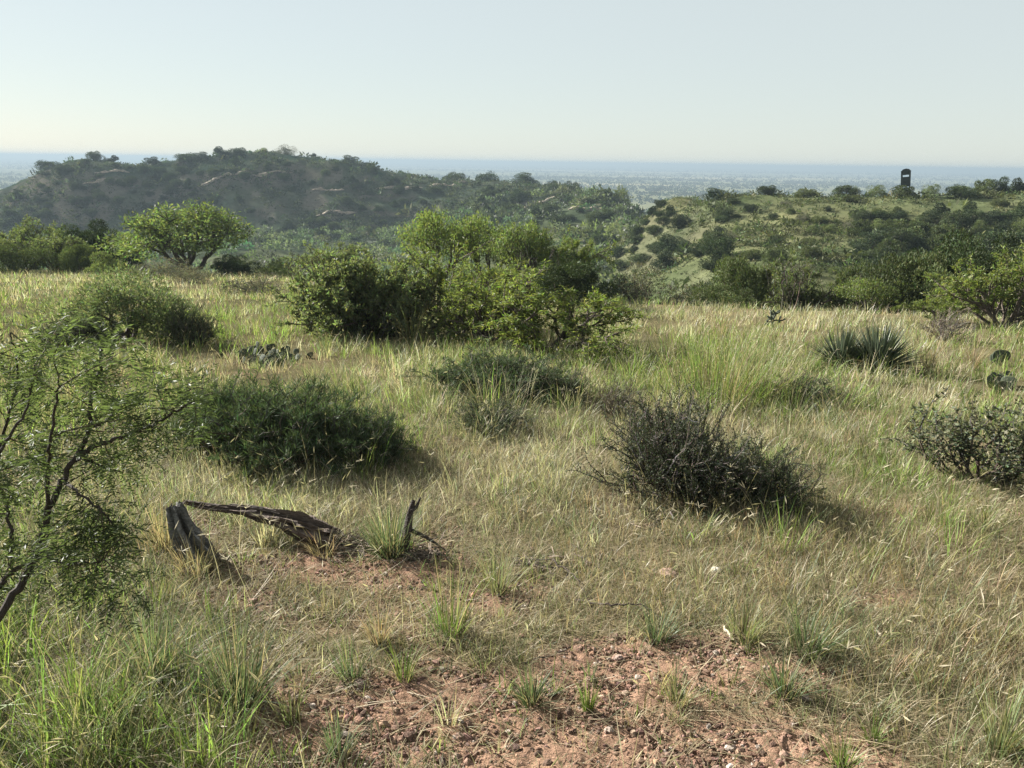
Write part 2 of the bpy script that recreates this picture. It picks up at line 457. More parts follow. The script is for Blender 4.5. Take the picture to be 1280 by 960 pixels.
# ------------------------------------------------------------------ ground meshes
def build_ground():
    a_in = np.linspace(radians(-42), radians(42), 620)
    a_l = np.linspace(-pi, radians(-42), 44)[:-1]
    a_r = np.linspace(radians(42), pi, 44)[1:-1]
    A = np.concatenate([a_l, a_in, a_r])
    rr = np.concatenate([np.exp(np.linspace(math.log(0.4), math.log(1.6), 24))[:-1],
                         np.exp(np.linspace(math.log(1.6), math.log(9), 250))[:-1],
                         np.exp(np.linspace(math.log(9), math.log(60), 150))[:-1],
                         np.exp(np.linspace(math.log(60), math.log(450), 330))[:-1],
                         np.exp(np.linspace(math.log(450), math.log(31000), 110))])
    na, nr = len(A), len(rr)
    TT, RG = np.meshgrid(A, rr)
    X, Y = RG * np.sin(TT), RG * np.cos(TT)
    Z = terrain(X, Y)
    P = np.stack([X, Y, Z], -1).reshape(-1, 3)
    r = RG.ravel(); th = TT.ravel()
    # clod relief on the bare soil (near only)
    near = (r < 12) & (np.abs(th) < radians(43))
    bm = np.zeros(len(P)); bm[near] = bare_mask(P[near])
    cl = fbm(P[near, 0] / 0.10, P[near, 1] / 0.10, 91, 2) - 0.5
    cl2 = fbm(P[near, 0] / 0.035, P[near, 1] / 0.035, 95, 2) - 0.5
    P[near, 2] += bm[near] * (0.022 * cl + 0.024 * cl2)
    # slope
    dZr = np.gradient(P[:, 2].reshape(nr, na), axis=0) / np.gradient(RG, axis=0)
    dZt = np.gradient(P[:, 2].reshape(nr, na), axis=1) / np.maximum(np.gradient(TT, axis=1) * RG, 1e-6)
    sl = np.hypot(dZr, dZt).ravel()
    # colours
    x, y = P[:, 0], P[:, 1]
    thatch = np.array([0.14, 0.12, 0.066]); soil = np.array([0.27, 0.170, 0.117])
    c = thatch + (fbm(x / 1.3, y / 1.3, 61, 3) - 0.5)[:, None] * np.array([.12, .08, .05])
    c = c * (1 - bm[:, None]) + soil * bm[:, None]
    h1 = fbm(x / 14.0, y / 14.0, 62, 4)[:, None]
    h2 = fbm(x / 4.0, y / 4.0, 63, 3)[:, None]
    hk = sstep(150, 230, r)[:, None]
    hillc = (np.array([0.105, 0.115, 0.055]) * (1 - hk) + np.array([0.060, 0.072, 0.047]) * hk) * (0.6 + 0.8 * h2) + (h1 - .5) * np.array([.09, .05, .035])
    rock = np.array([0.15, 0.13, 0.105]) * hk + np.array([0.125, 0.105, 0.085]) * (1 - hk)
    kr = (sstep(0.5, 0.8, sl + 0.5 * (fbm(x / 6, y / 6, 64, 3) - .5)) * 0.8 * np.where(th > .08, .35, 1))[:, None]
    hillc = hillc * (1 - kr) + rock * kr
    kh = sstep(35, 55, r)[:, None]
    c = c * (1 - kh) + hillc * kh
    plain = np.array([0.17, 0.175, 0.10]) * (0.75 + 0.5 * h1)
    fld = sstep(0.56, 0.63, fbm(x / 700.0, y / 260.0, 65, 2))[:, None]
    plain = plain * (1 - fld) + np.array([0.30, 0.27, 0.16]) * fld
    kp = sstep(350, 650, r)[:, None]
    c = np.clip(c * (1 - kp) + plain * kp, 0.015, 0.8)
    idx = np.arange(nr * na).reshape(nr, na)
    nx = np.roll(idx, -1, axis=1)
    Q = np.stack([idx[:-1], nx[:-1], nx[1:], idx[1:]], -1).reshape(-1, 4)
    fr = np.repeat(0.5 * (rr[:-1] + rr[1:]), na)
    ft = np.tile(A, nr - 1)
    # which sheet a face belongs to
    reg = np.zeros(len(Q), int)
    er = edge_r(np.clip(ft, th_c[0], th_c[-1]))
    reg[fr > er + 6] = 1                                            # valley
    reg[(fr > 205) & (ft < 0.14) & (fr < 420)] = 2                  # left ridge
    reg[(fr > 55) & (ft >= 0.14) & (fr < 280)] = 3                  # right hill
    reg[fr >= 420] = 4
    reg[(fr >= 280) & (ft >= 0.14)] = 4
    names = ['ground', 'valley', 'ridge_hill', 'hill', 'plain']
    for k, nm in enumerate(names):
        f = Q[reg == k]
        used, inv = np.unique(f, return_inverse=True)
        mb = MB()
        mb.add(P[used], inv.reshape(-1, 4)[:, ::-1], None, c[used])
        if k == 0:
            mb.add(np.vstack([[0, 0, 0.0], P[idx[0]]]), None,
                   np.stack([np.zeros(na, int), 1 + np.roll(np.arange(na), -1), 1 + np.arange(na)], -1), thatch)
        o = link(nm, mb.mesh(nm, M_GROUND, True))
        o['kind'] = 'structure'
build_ground()

# ------------------------------------------------------------------ haze
def haze():
    m, n, l = new_mat('haze')
    v = n.new('ShaderNodeVolumePrincipled')
    v.inputs['Color'].default_value = (*HAZE_COLOR, 1)
    v.inputs['Density'].default_value = HAZE_DENSITY
    v.inputs['Anisotropy'].default_value = 0.1
    o = n.new('ShaderNodeOutputMaterial')
    l.new(v.outputs[0], o.inputs['Volume'])
    mb = MB()
    s, zb, zt = 33000, -56.0, 9.0
    V = [(-s, -s, zb), (s, -s, zb), (s, s, zb), (-s, s, zb), (-s, -s, zt), (s, -s, zt), (s, s, zt), (-s, s, zt)]
    mb.add(V, [(3, 2, 1, 0), (4, 5, 6, 7), (0, 1, 5, 4), (1, 2, 6, 5), (2, 3, 7, 6), (3, 0, 4, 7)])
    o = link('haze', mb.mesh('haze', m))
    o['kind'] = 'stuff'
haze()

# ------------------------------------------------------------------ plant building blocks
def tube(mb, pts, rad, k=5, col=(0.1, 0.08, 0.06)):
    pts = np.asarray(pts, float); rad = np.asarray(rad, float)
    n = len(pts)
    tg = nrm(np.gradient(pts, axis=0))
    ref = np.array([0.31, 0.17, 0.94]) if abs(tg.mean(0)[2]) < 0.8 else np.array([0.94, 0.17, 0.31])
    a = nrm(np.cross(tg, ref)); b = np.cross(tg, a)
    an = np.arange(k) * 2 * pi / k
    V = pts[:, None] + rad[:, None, None] * (np.cos(an)[None, :, None] * a[:, None] + np.sin(an)[None, :, None] * b[:, None])
    V = V.reshape(-1, 3)
    i = np.arange(n - 1)[:, None] * k; j = np.arange(k)[None]; j2 = (j + 1) % k
    Q = np.stack([i + j, i + j2, i + k + j2, i + k + j], -1).reshape(-1, 4)
    V = np.vstack([V, pts[-1]])
    T = np.stack([(n - 1) * k + np.arange(k), (n - 1) * k + (np.arange(k) + 1) % k, np.full(k, n * k)], -1)
    mb.add(V, Q, T, col)

def leaves(mb, C, D, L, W, col, rng, mid=0.45, fold=0.0):
    """diamond leaves: base C, direction D"""
    n = len(C)
    D = nrm(D)
    S = nrm(np.cross(D, rng.normal(0, 1, (n, 3))))
    L = np.broadcast_to(L, (n,))[:, None]; W = np.broadcast_to(W, (n,))[:, None]
    V = np.stack([C, C + D * L * mid + S * W * .5, C + D * L, C + D * L * mid - S * W * .5], 1).reshape(-1, 3)
    Q = np.arange(n * 4).reshape(n, 4)
    col = np.broadcast_to(np.asarray(col, float), (n, 3))
    mb.add(V, Q, None, np.repeat(col, 4, axis=0))

def jit(base, n, rng, s=0.25, hue=0.12):
    base = np.asarray(base, float)
    k = 1 + s * rng.normal(0, 1, (n, 1))
    h = 1 + hue * rng.normal(0, 1, (n, 3)) * np.array([1, .5, 1])
    return np.clip(base * np.clip(k, .35, 2) * h, 0.008, 0.9)

def grow(rng, p, d, L, r, lvl, P, out, tips):
    n = P['seg']
    pts = [np.array(p, float)]
    d = nrm(d)
    for i in range(n):
        d = nrm(d + rng.normal(0, P['wob'], 3) + np.array([0, 0, P['trop'][lvl]]))
        pts.append(pts[-1] + d * L / n)
    pts = np.array(pts)
    last = lvl == P['lv']
    rad = np.linspace(r, r * (0.25 if last else 0.55), n + 1)
    out.append((pts, rad, lvl))
    if last:
        tips.append(pts)
        return
    for k in range(P['kids'][lvl]):
        t = 1.0 if k == 0 else rng.uniform(P.get('from', 0.3), 1.0)
        fi = t * n; i = min(int(fi), n - 1); q = pts[i] + (pts[i + 1] - pts[i]) * (fi - i)
        dd = nrm(pts[i + 1] - pts[i])
        ax = nrm(np.cross(dd, rng.normal(0, 1, 3)))
        ang = P['spread'] * rng.uniform(.55, 1.25) * (0.5 if k == 0 else 1)
        nd = dd * cos(ang) + ax * sin(ang)
        grow(rng, q, nd, L * P['ratio'] * rng.uniform(.7, 1.2), r * (0.62 if k else .6), lvl + 1, P, out, tips)

PROTO = {}
def proto(key, parts, name, cat):
    """parts: list of (part name, MB, material); normalised to unit height"""
    zt = max(np.percentile(p[1].arrays()[0][:, 2], 99.5) for p in parts)
    xy = np.concatenate([p[1].arrays()[0][:, :2] for p in parts])
    wd = np.percentile(xy[:, 0], 98.5) - np.percentile(xy[:, 0], 1.5)
    ms = []
    for pn, mb, mat in parts:
        mb.v = [v / zt for v in mb.v]
        ms.append((pn, mb.mesh(name + '_' + pn, mat, False)))
    PROTO[key] = (ms, name, cat, wd / zt)

def put(key, loc, h, wd, label, group=None, rz=None, name=None, cat=None, sink=0.02):
    ms, nm, ct, asp = PROTO[key]
    sx = wd / asp
    o = thing(name or nm, label, cat or ct, (loc[0], loc[1], loc[2] - sink * h), R.uniform(0, 6.28) if rz is None else rz, group, (sx, sx, h))
    for pn, me in ms:
        link(pn, me, o)
    return o

def put_px(key, px, py, wpx, hpx, label, **k):
    """stand on the ground seen at (px,py), sized from its extent in the photo"""
    g = at(px, py)
    dep = (g - CAM) @ fw
    return put(key, g, hpx * dep / F_PX / cos(PITCH) * 1.0, wpx * dep / F_PX, label, **k)

def put_r(key, px, ytop, r, wpx, label, hmin=0.4, **k):
    d = ray(px, ytop)
    wd = wpx * r / F_PX
    r = r * math.hypot(d[0], d[1]) / d[1]          # depth -> range
    er = float(edge_r(math.atan2(d[0], d[1])))
    for _ in range(40):                            # step towards the rim until the plant has a natural height
        g, h = at_r(px, ytop, r)
        if h < 1.15 * wd or r > 60 or r < er + .8:
            break
        r -= .6
    h = max(h, hmin, (.5 if r > 60 else .3) * wd)
    if not k.get('name'):
        wd = max(wd, h * .95)
    return put(key, g, h, wd, label, **k)

# ---- mesquite (feathery, open, many stems)
def mk_mesquite(key, seed, stems=4, leafcol=(0.125, 0.155, 0.042), nleaf=26, L=0.12, W=0.024, lean=0.75, spread=.75, clear=True, mat=None, kids=(4, 4, 3), name='mesquite_tree', bark=(.075, .06, .048)):
    rng = np.random.default_rng(seed)
    out, tips = [], []
    P = dict(seg=5, wob=.16, trop=[.10, .06, .03, .0], lv=3, kids=list(kids), spread=spread, ratio=.62)
    for s in range(stems):
        az = 2 * pi * (s + rng.uniform(-.3, .3)) / stems
        le = lean * rng.uniform(.5, 1.15)
        grow(rng, (.05 * cos(az), .05 * sin(az), -.03), (sin(le) * cos(az), sin(le) * sin(az), cos(le)), 1.15 * rng.uniform(.8, 1.2), .055 * rng.uniform(.7, 1.1), 0, P, out, tips)
    tr, cr = MB(), MB()
    for pts, rad, lv in out:
        tube(tr, pts, np.maximum(rad, .004), 6 if lv < 2 else 3, bark)
    for pts in tips:
        n = nleaf
        t = rng.uniform(0.05, 1.1, n)
        fi = np.clip(t * (len(pts) - 1), 0, len(pts) - 1.001); i = fi.astype(int)
        C = pts[i] + (pts[i + 1] - pts[i]) * (fi - i)[:, None]
        d = nrm(pts[-1] - pts[0])
        D = d * .5 + rng.normal(0, .75, (n, 3)) + np.array([0, 0, -.25])
        C = C + rng.normal(0, .03, (n, 3))
        leaves(cr, C, D, L * rng.uniform(.6, 1.25, n), W * rng.uniform(.7, 1.3, n), jit(leafcol, n, rng), rng)
    proto(key, [('trunk', tr, M_BARK), ('crown', cr, mat or M_LEAF)], name, 'mesquite')

mk_mesquite('mesq0', 101, stems=6, nleaf=36)
mk_mesquite('mesq1', 102, stems=5, nleaf=42, leafcol=(.13, .16, .042))
mk_mesquite('mesq2', 103, stems=7, nleaf=34, leafcol=(.15, .18, .05), lean=.95)
mk_mesquite('mesq3', 104, stems=5, nleaf=38, leafcol=(.11, .13, .055), lean=.6)
mk_mesquite('mesqbush', 108, stems=12, nleaf=26, leafcol=(.15, .18, .055), lean=1.25, spread=.9, kids=(4, 3, 3))

# ---- dense rounded bushes / junipers
def mk_bush(key, seed, leafcol, lumps=16, n=8000, L=.062, W=.033, flat=.8, name='juniper_bush', cat='juniper', mat=None, tight=.30, stems=5, tips=False, bark=(.08, .065, .055), topcol=None):
    rng = np.random.default_rng(seed)
    tr, cr = MB(), MB()
    c = []
    while len(c) < lumps:
        p = rng.uniform(-1, 1, 3); p[2] = abs(p[2])
        if .25 < np.linalg.norm(p) < 1:
            c.append(p * np.array([.75, .75, flat]) + np.array([0, 0, .15]))
    c = np.array(c)
    sz = rng.uniform(.6, 1.2, lumps)
    k = rng.integers(0, lumps, n)
    off = nrm(rng.normal(0, 1, (n, 3))) * (rng.uniform(.35, 1.0, n) ** .5)[:, None]
    C = c[k] + off * tight * sz[k][:, None] * np.array([1.15, 1.15, .85])
    C[:, 2] = np.maximum(C[:, 2], rng.uniform(.0, .12, n))
    D = off + rng.normal(0, .55, (n, 3)) + np.array([0, 0, .35])
    tintl = rng.uniform(.75, 1.25, lumps)
    leaves(cr, C, D, L * rng.uniform(.6, 1.4, n), W * rng.uniform(.6, 1.4, n), jit(leafcol, n, rng) * tintl[k][:, None], rng)
    for s in range(max(stems, 1)):
        q = c[rng.integers(0, lumps)]
        b = np.array([rng.normal(0, .06), rng.normal(0, .06), -.05])
        pts = np.array([b + (q - b) * t + rng.normal(0, .03, 3) * (t > 0) for t in np.linspace(0, .95, 5)])
        tube(tr, pts, np.linspace(.035, .012, 5), 4, bark)
    proto(key, [('trunk', tr, M_BARK), ('crown', cr, mat or M_DARK)], name, cat)

def mk_dome(key, seed, leafcol, zlo=.5, lumps=26, n=9000, tight=.17, L=.05, W=.016, base=.08, name='mesquite_tree'):
    """a tree whose forked dark stems carry separate leaf clumps on a domed crown"""
    rng = np.random.default_rng(seed)
    tr, cr = MB(), MB()
    c = []
    while len(c) < lumps:
        p = nrm(rng.normal(0, 1, 3)) * rng.uniform(.62, .95)
        p = np.array([p[0], p[1], abs(p[2])])
        q = np.array([p[0] * .85, p[1] * .85, zlo + (1 - zlo) * .92 * p[2] - .10 * np.hypot(p[0], p[1])])
        if all(np.linalg.norm(q - o_) > .16 for o_ in c):
            c.append(q)
    c = np.array(c)
    sz = rng.uniform(.7, 1.35, lumps)
    k = rng.choice(lumps, n, p=sz / sz.sum())
    off = nrm(rng.normal(0, 1, (n, 3))) * (rng.uniform(.05, 1.0, n) ** .45)[:, None]
    C = c[k] + off * tight * sz[k][:, None] * np.array([1.2, 1.2, .75])
    tl = rng.uniform(.75, 1.25, lumps)
    leaves(cr, C, off * .6 + rng.normal(0, .7, (n, 3)) + np.array([0, 0, -.2]), L * rng.uniform(.6, 1.4, n), W * rng.uniform(.6, 1.4, n), jit(leafcol, n, rng) * tl[k][:, None], rng)
    hubs = [np.array([.22 * cos(a), .22 * sin(a), zlo * .62]) + rng.normal(0, .05, 3) for a in np.linspace(0, 2 * pi, 7)[:-1]]
    for hb in hubs:
        b0 = np.array([rng.normal(0, base), rng.normal(0, base), -.04])
        pts = np.array([b0 + (hb - b0) * t + rng.normal(0, .02, 3) * (0 < t < 1) for t in np.linspace(0, 1, 5)])
        tube(tr, pts, np.linspace(.036, .022, 5), 6, (.05, .042, .035))
    for q in c:
        hb = hubs[int(np.argmin([np.linalg.norm((q - h_)[:2]) for h_ in hubs]))]
        pts = np.array([hb + (q - hb) * t + np.array([0, 0, .06]) * sin(pi * t) + rng.normal(0, .02, 3) * (0 < t < 1) for t in np.linspace(0, 1.05, 6)])
        tube(tr, pts, np.linspace(.02, .006, 6), 5, (.05, .042, .035))
        for _ in range(3):
            e = q + nrm(rng.normal(0, 1, 3)) * tight * .9
            tube(tr, [pts[3], (pts[3] + e) / 2 + rng.normal(0, .02, 3), e], [.009, .006, .002], 3, (.05, .042, .035))
    proto(key, [('trunk', tr, M_BARK), ('crown', cr, M_LEAF)], name, 'mesquite')
mk_dome('dome0', 251, (.115, .145, .055))
mk_dome('dome1', 252, (.12, .15, .05), zlo=.62, lumps=14, tight=.22, n=6000)
mk_bush('jun0', 201, (.045, .062, .026))
mk_bush('jun1', 202, (.05, .07, .028), lumps=22, flat=.9)
mk_bush('jun2', 203, (.055, .07, .032), lumps=12, flat=.6, tight=.34)
mk_bush('jun3', 204, (.042, .06, .028), lumps=18, flat=1.0)
mk_bush('olive0', 205, (.085, .105, .04), lumps=18, flat=.7, name='scrub_bush', cat='bush', mat=M_SCRUB)
mk_bush('olive1', 206, (.10, .115, .045), lumps=14, flat=.6, name='scrub_bush', cat='bush', mat=M_SCRUB)
mk_bush('olive2', 207, (.075, .095, .045), lumps=20, flat=.8, name='scrub_bush', cat='bush', mat=M_SCRUB)
mk_bush('junf', 211, (.05, .068, .028), lumps=30, flat=.95, n=26000, L=.034, W=.017, tight=.22)
mk_bush('olivef', 212, (.085, .105, .042), lumps=26, flat=.75, n=20000, L=.032, W=.015, tight=.22, name='scrub_bush', cat='bush', mat=M_SCRUB)
mk_bush('feathf', 213, (.125, .15, .08), lumps=20, flat=.75, n=16000, L=.06, W=.012, name='mesquite_shrub', cat='mesquite', mat=M_LEAF, tight=.26, stems=12)
mk_bush('grey0', 208, (.12, .115, .085), lumps=14, flat=.55, name='scrub_bush', cat='bush', mat=M_SCRUB, n=5000, W=.016)
mk_bush('pale0', 209, (.12, .145, .06), lumps=18, flat=.8, name='mesquite_bush', cat='mesquite', mat=M_LEAF, W=.022)

# ---- twiggy thorn shrubs (fine stems, little leaves), for the nearer meadow
def mk_thorn(key, seed, leafcol, stems=26, nleaf=10, L=.035, W=.016, lean=.95, name='thorn_shrub', cat='shrub', kids=(4, 3), twig=(.07, .06, .05), mat=None, trop=.06, wob=.24, lenj=.3, leafpart='foliage', up=.5):
    rng = np.random.default_rng(seed)
    out, tips = [], []
    P = dict(seg=4, wob=wob, trop=[trop, .04, .02], lv=2, kids=list(kids), spread=.7, ratio=.5, **{'from': .25})
    for s in range(stems):
        az = rng.uniform(0, 2 * pi); le = lean * math.sqrt(rng.uniform(0.02, 1.1))
        rb = .25 * rng.uniform(0, 1)
        grow(rng, (rb * cos(az), rb * sin(az), -.03), (sin(le) * cos(az), sin(le) * sin(az), cos(le)), .72 * rng.uniform(1 - lenj, 1.15), .014, 0, P, out, tips)
    tr, cr = MB(), MB()
    for pts, rad, lv in out:
        tube(tr, pts, np.maximum(rad, .003), 4 if lv == 0 else 3, jit(twig, 1, rng)[0])
        if lv >= 1:
            n = nleaf
            fi = np.clip(rng.uniform(.1, 1, n) * (len(pts) - 1), 0, len(pts) - 1.001); i = fi.astype(int)
            C = pts[i] + (pts[i + 1] - pts[i]) * (fi - i)[:, None] + rng.normal(0, .012, (n, 3))
            D = rng.normal(0, 1, (n, 3)) + np.array([0, 0, up])
            leaves(cr, C, D, L * rng.uniform(.6, 1.4, n), W * rng.uniform(.6, 1.4, n), jit(leafcol, n, rng), rng)
    proto(key, [('stems', tr, M_BARK), (leafpart, cr, mat or M_SCRUB)], name, cat)

mk_thorn('thorn0', 301, (.055, .066, .038), stems=90, nleaf=20, L=.024, W=.011, kids=(5, 4))
mk_thorn('thorn1', 302, (.075, .095, .05), stems=56, nleaf=22, L=.024, W=.011, kids=(5, 4))
mk_thorn('mound', 309, (.07, .095, .05), stems=90, nleaf=16, L=.10, W=.010, kids=(4, 3), name='grassy_shrub', up=1.6, lean=1.0)
mk_thorn('sparse', 303, (.085, .095, .055), stems=22, nleaf=12, L=.045, W=.026, kids=(4, 3), name='leafy_shrub', trop=.2, lean=.8)
mk_thorn('green', 304, (.15, .175, .085), stems=70, nleaf=34, L=.05, W=.018, kids=(5, 3), name='willow_baccharis', lean=1.05, mat=M_LEAF, trop=.1)
PROTO['green'] = (PROTO['green'][0], 'leafy_shrub', 'shrub', PROTO['green'][3])
mk_thorn('greydry', 305, (.14, .12, .09), stems=40, nleaf=6, L=.05, W=.012, kids=(4, 2), name='dry_shrub', lean=1.1, twig=(.13, .11, .09))
mk_thorn('bare', 306, (.1, .09, .06), stems=5, nleaf=0 or 1, L=.02, W=.005, kids=(5, 4), name='dead_shrub', cat='dead shrub', lean=.7, twig=(.05, .043, .037), lenj=.3)

# ------------------------------------------------------------------ hills: hunting blind, bushes, ledges, far woods
def box(mb, a, b, col):
    x0, y0, z0 = a; x1, y1, z1 = b
    V = [(x0, y0, z0), (x1, y0, z0), (x1, y1, z0), (x0, y1, z0), (x0, y0, z1), (x1, y0, z1), (x1, y1, z1), (x0, y1, z1)]
    mb.add(V, [(3, 2, 1, 0), (4, 5, 6, 7), (0, 1, 5, 4), (1, 2, 6, 5), (2, 3, 7, 6), (3, 0, 4, 7)], None, col)

def blind():
    d0 = ray(1137, 236)
    rs = np.linspace(80, 135, 200)
    hd = d0[:2] / math.hypot(d0[0], d0[1])
    zs = terrain(rs * hd[0], rs * hd[1])
    g, htop = at_r(1137, 210.5, rs[int(np.argmax((zs - EYE) / rs))] - 1.0)
    th = math.atan2(g[0], g[1])
    t = thing('hunting_blind', 'dark box hunting blind with gabled roof and slit window on the right hill crest', 'hunting blind', g - np.array([0, 0, .1]), -th)
    t.rotation_euler = (0, -.11, -th)          # the box has settled a little to one side
    W2, H = .56, htop + .1
    leg = max(H - 2.15, .15)
    c = (.022, .026, .022)
    fl, ro = MB(), MB()
    box(fl, (-W2, -W2, leg - .08), (W2, W2, leg - .003), c)
    link('floor', fl.mesh('floor', M_BLIND), t)
    top = H - .38
    for nm, ax, sg in (('front_wall', 0, -1), ('rear_wall', 0, 1), ('side_wall', 1, -1), ('side_wall', 1, 1)):
        mb = MB()
        wz0, wz1, ww = leg + 1.12, leg + 1.36, .35
        def b_(u0, u1, z0, z1):
            if ax == 0:
                y0 = sg * W2 - (.05 if sg > 0 else 0)
                box(mb, (u0, y0, z0), (u1, y0 + .05, z1), c)
            else:
                x0 = sg * W2 - (.05 if sg > 0 else 0)
                box(mb, (x0, max(u0, -W2 + .052), z0), (x0 + .05, min(u1, W2 - .052), z1), c)
        b_(-W2, W2, leg, wz0); b_(-W2, W2, wz1, top); b_(-W2, -ww, wz0, wz1); b_(ww, W2, wz0, wz1)
        link(nm, mb.mesh(nm, M_BLIND), t)
    e = W2 + .07
    V, n = [], 0
    for y in (-e, e):
        V += [(-e, y, top + .003), (e, y, top + .003), (e * .55, y, H - .08), (0, y, H), (-e * .55, y, H - .08)]
    ro.add(V, [(0, 1, 6, 5), (1, 2, 7, 6), (2, 3, 8, 7), (3, 4, 9, 8), (4, 0, 5, 9), (0, 4, 2, 1), (5, 6, 7, 9)], [(2, 4, 3), (7, 8, 9)], c)
    link('roof', ro.mesh('roof', M_BLIND), t)
    for sx in (-1, 1):
        for sy in (-1, 1):
            mb = MB()
            box(mb, (sx * .45 - .06, sy * .45 - .06, -.1), (sx * .45 + .06, sy * .45 + .06, leg - .083), (.06, .05, .04))
            link('leg', mb.mesh('leg', M_BLIND), t)
blind()

KEYS_R = ['jun0', 'jun1', 'jun2', 'jun3', 'olive2']
# bushes standing up on the crest lines: (px, top row, range, width px, key, label)
for px, yt, r, wp, key, lab in [
    (118, 187, 300, 20, 'jun2', 'dark bush on the top of the left rocky knoll of the hazy ridge'),
    (140, 192, 300, 18, 'jun0', 'small bush just right of the knoll top on the hazy ridge'),
    (62, 212, 300, 30, 'jun1', 'dark round bush on the left slope end of the hazy ridge skyline'),
    (190, 199, 302, 22, 'jun3', 'dark bush in the dip of the ridge skyline between knoll and main crest'),
    (232, 190, 304, 30, 'jun1', 'broad dark juniper at the left start of the main ridge crest'),
    (252, 193, 304, 24, 'jun3', 'dark juniper second along the main ridge crest'),
    (278, 186, 308, 26, 'jun0', 'tallest dark juniper on the main ridge crest'),
    (300, 192, 308, 26, 'jun2', 'low dark juniper right of the tallest one on the ridge crest'),
    (328, 186, 312, 18, 'pale0', 'small open bush against the sky on the flat ridge top'),
    (357, 186, 312, 28, 'grey0', 'wide brownish bush against the sky on the flat ridge top'),
    (392, 194, 312, 10, 'jun0', 'tiny bush alone on the skyline right of the brownish bush'),
    (438, 199, 310, 26, 'jun3', 'dark bush at the point where the ridge crest starts to fall'),
    (462, 208, 310, 18, 'jun1', 'small dark bush on the falling part of the ridge crest'),
    (570, 214, 320, 34, 'jun2', 'pair-wide dark bush rising from the low crest right of the ridge'),
    (608, 213, 320, 32, 'jun1', 'dark bush cluster standing highest on the low crest'),
    (655, 219, 300, 36, 'jun3', 'wide dark bush near the right end of the low crest'),
    (690, 224, 285, 26, 'jun0', 'dark bush where the low crest meets the far plain'),
    (715, 225, 285, 22, 'jun2', 'small dark bush beside the right end of the low crest'),
    (775, 230, 235, 44, 'mesq1', 'green mesquite in the saddle between ridge and right hill'),
    (895, 238, 116, 34, 'jun3', 'dark dome-shaped juniper on the left part of the right hill crest'),
    (960, 238, 113, 28, 'jun2', 'dark oval juniper second on the right hill crest'),
    (1010, 234, 112, 26, 'olive1', 'olive bush third along the right hill crest'),
    (1060, 234, 108, 34, 'olive2', 'dull olive bush on the crest halfway towards the blind'),
    (1098, 229, 106, 30, 'pale0', 'pale bush on the crest just left of the hunting blind'),
    (1130, 232, 101, 34, 'olive0', 'low brownish bush hiding the foot of the hunting blind'),
    (1165, 228, 106, 28, 'pale0', 'pale open bush on the crest just right of the hunting blind'),
    (1203, 229, 98, 36, 'jun1', 'dark rounded bush on the crest right of the pale open bush'),
    (1232, 222, 104, 34, 'olive0', 'olive green bush within the tree row on the right crest'),
    (1252, 219, 104, 26, 'jun3', 'tallest dark bush of the tree row on the right crest'),
    (1276, 221, 104, 34, 'jun0', 'dark bush ending the tree row at the right edge of the crest')]:
    put_r(key, px, yt + 2, r, wp * .82, lab, group='bushes along the hill skylines')

def scatter(region, n, keys, wr, hr, mind, names):
    """bushes on a hillside; region(px,py) -> keep probability"""
    done = []
    x0, x1, y0, y1, f = region
    tries = 0
    while len(done) < n and tries < n * 30:
        tries += 1
        px, py = R.uniform(x0, x1), R.uniform(y0, y1)
        if R.uniform() > f(px, py):
            continue
        if any(abs(px - a) < mind * 1.6 and abs(py - b) < mind for a, b in done):
            continue
        g = at(px, py)
        done.append((px, py))
        dep = (g - CAM) @ fw
        wv = R.uniform(*wr) * (1.25 if R.uniform() < .2 else 1)
        k = keys[int(R.integers(0, len(keys)))]
        lab, grp = names(px, py, k)
        put(k, g, R.uniform(*hr) * wv, wv, lab, group=grp)

DESC = {'jun0': 'dark juniper bush', 'jun1': 'dark juniper bush', 'jun2': 'dark juniper bush', 'jun3': 'dark juniper bush', 'olive0': 'olive green bush', 'olive1': 'olive green bush',
        'olive2': 'olive green bush', 'grey0': 'greyish dry bush', 'pale0': 'pale green mesquite bush', 'mesq1': 'pale green mesquite bush', 'mesq3': 'pale green mesquite bush'}
def ridge_names(px, py, k):
    z = 'under the left knoll' if px < 190 else 'under the highest crest' if px < 420 else 'under the falling crest' if px < 570 else 'at the low right end'
    row = 'high on the face' if py < 228 else 'halfway down the face' if py < 256 else 'near the foot'
    s = '%s %s of the hazy ridge %s' % (DESC[k], row, z)
    return s, s.replace('bush', 'bushes', 1)
def crest_y(px):
    return np.interp(px, [0, 60, 115, 165, 215, 285, 360, 440, 510, 600, 700, 770], [250, 214, 197, 206, 206, 196, 196, 205, 219, 229, 238, 246])
scatter((0, 760, 200, 296, lambda x, y: (0 if y < crest_y(x) + 4 else 1.0 if x < 230 else .45 if (250 < x < 480 and y > 232) else .85)), 165, KEYS_R, (1.8, 4.6), (.5, .8), 5, ridge_names)
def hill_names(px, py, k):
    z = 'on the left flank' if px < 900 else 'on the middle spur' if px < 1070 else 'in the shaded hollow'
    row = 'just under the crest' if py < 268 else 'halfway down' if py < 310 else 'near the bottom'
    s = '%s %s %s of the right hill' % (DESC[k], row, z)
    return s, s.replace('bush', 'bushes', 1)
scatter((735, 905, 256, 340, lambda x, y: 1.0 if y > 268 + .1 * (x - 735) else .5), 34, ['jun0', 'jun1', 'jun3', 'olive2', 'jun2'], (1.5, 3.2), (.55, .85), 9, hill_names)
scatter((900, 1075, 262, 352, lambda x, y: .35), 20, ['olive0', 'olive1', 'grey0', 'pale0', 'jun2'], (1.0, 2.0), (.5, .8), 12, hill_names)
scatter((1070, 1285, 275, 345, lambda x, y: 1.0), 40, ['jun0', 'jun1', 'jun3', 'pale0', 'olive2', 'olive0'], (1.6, 3.3), (.55, .85), 10, hill_names)
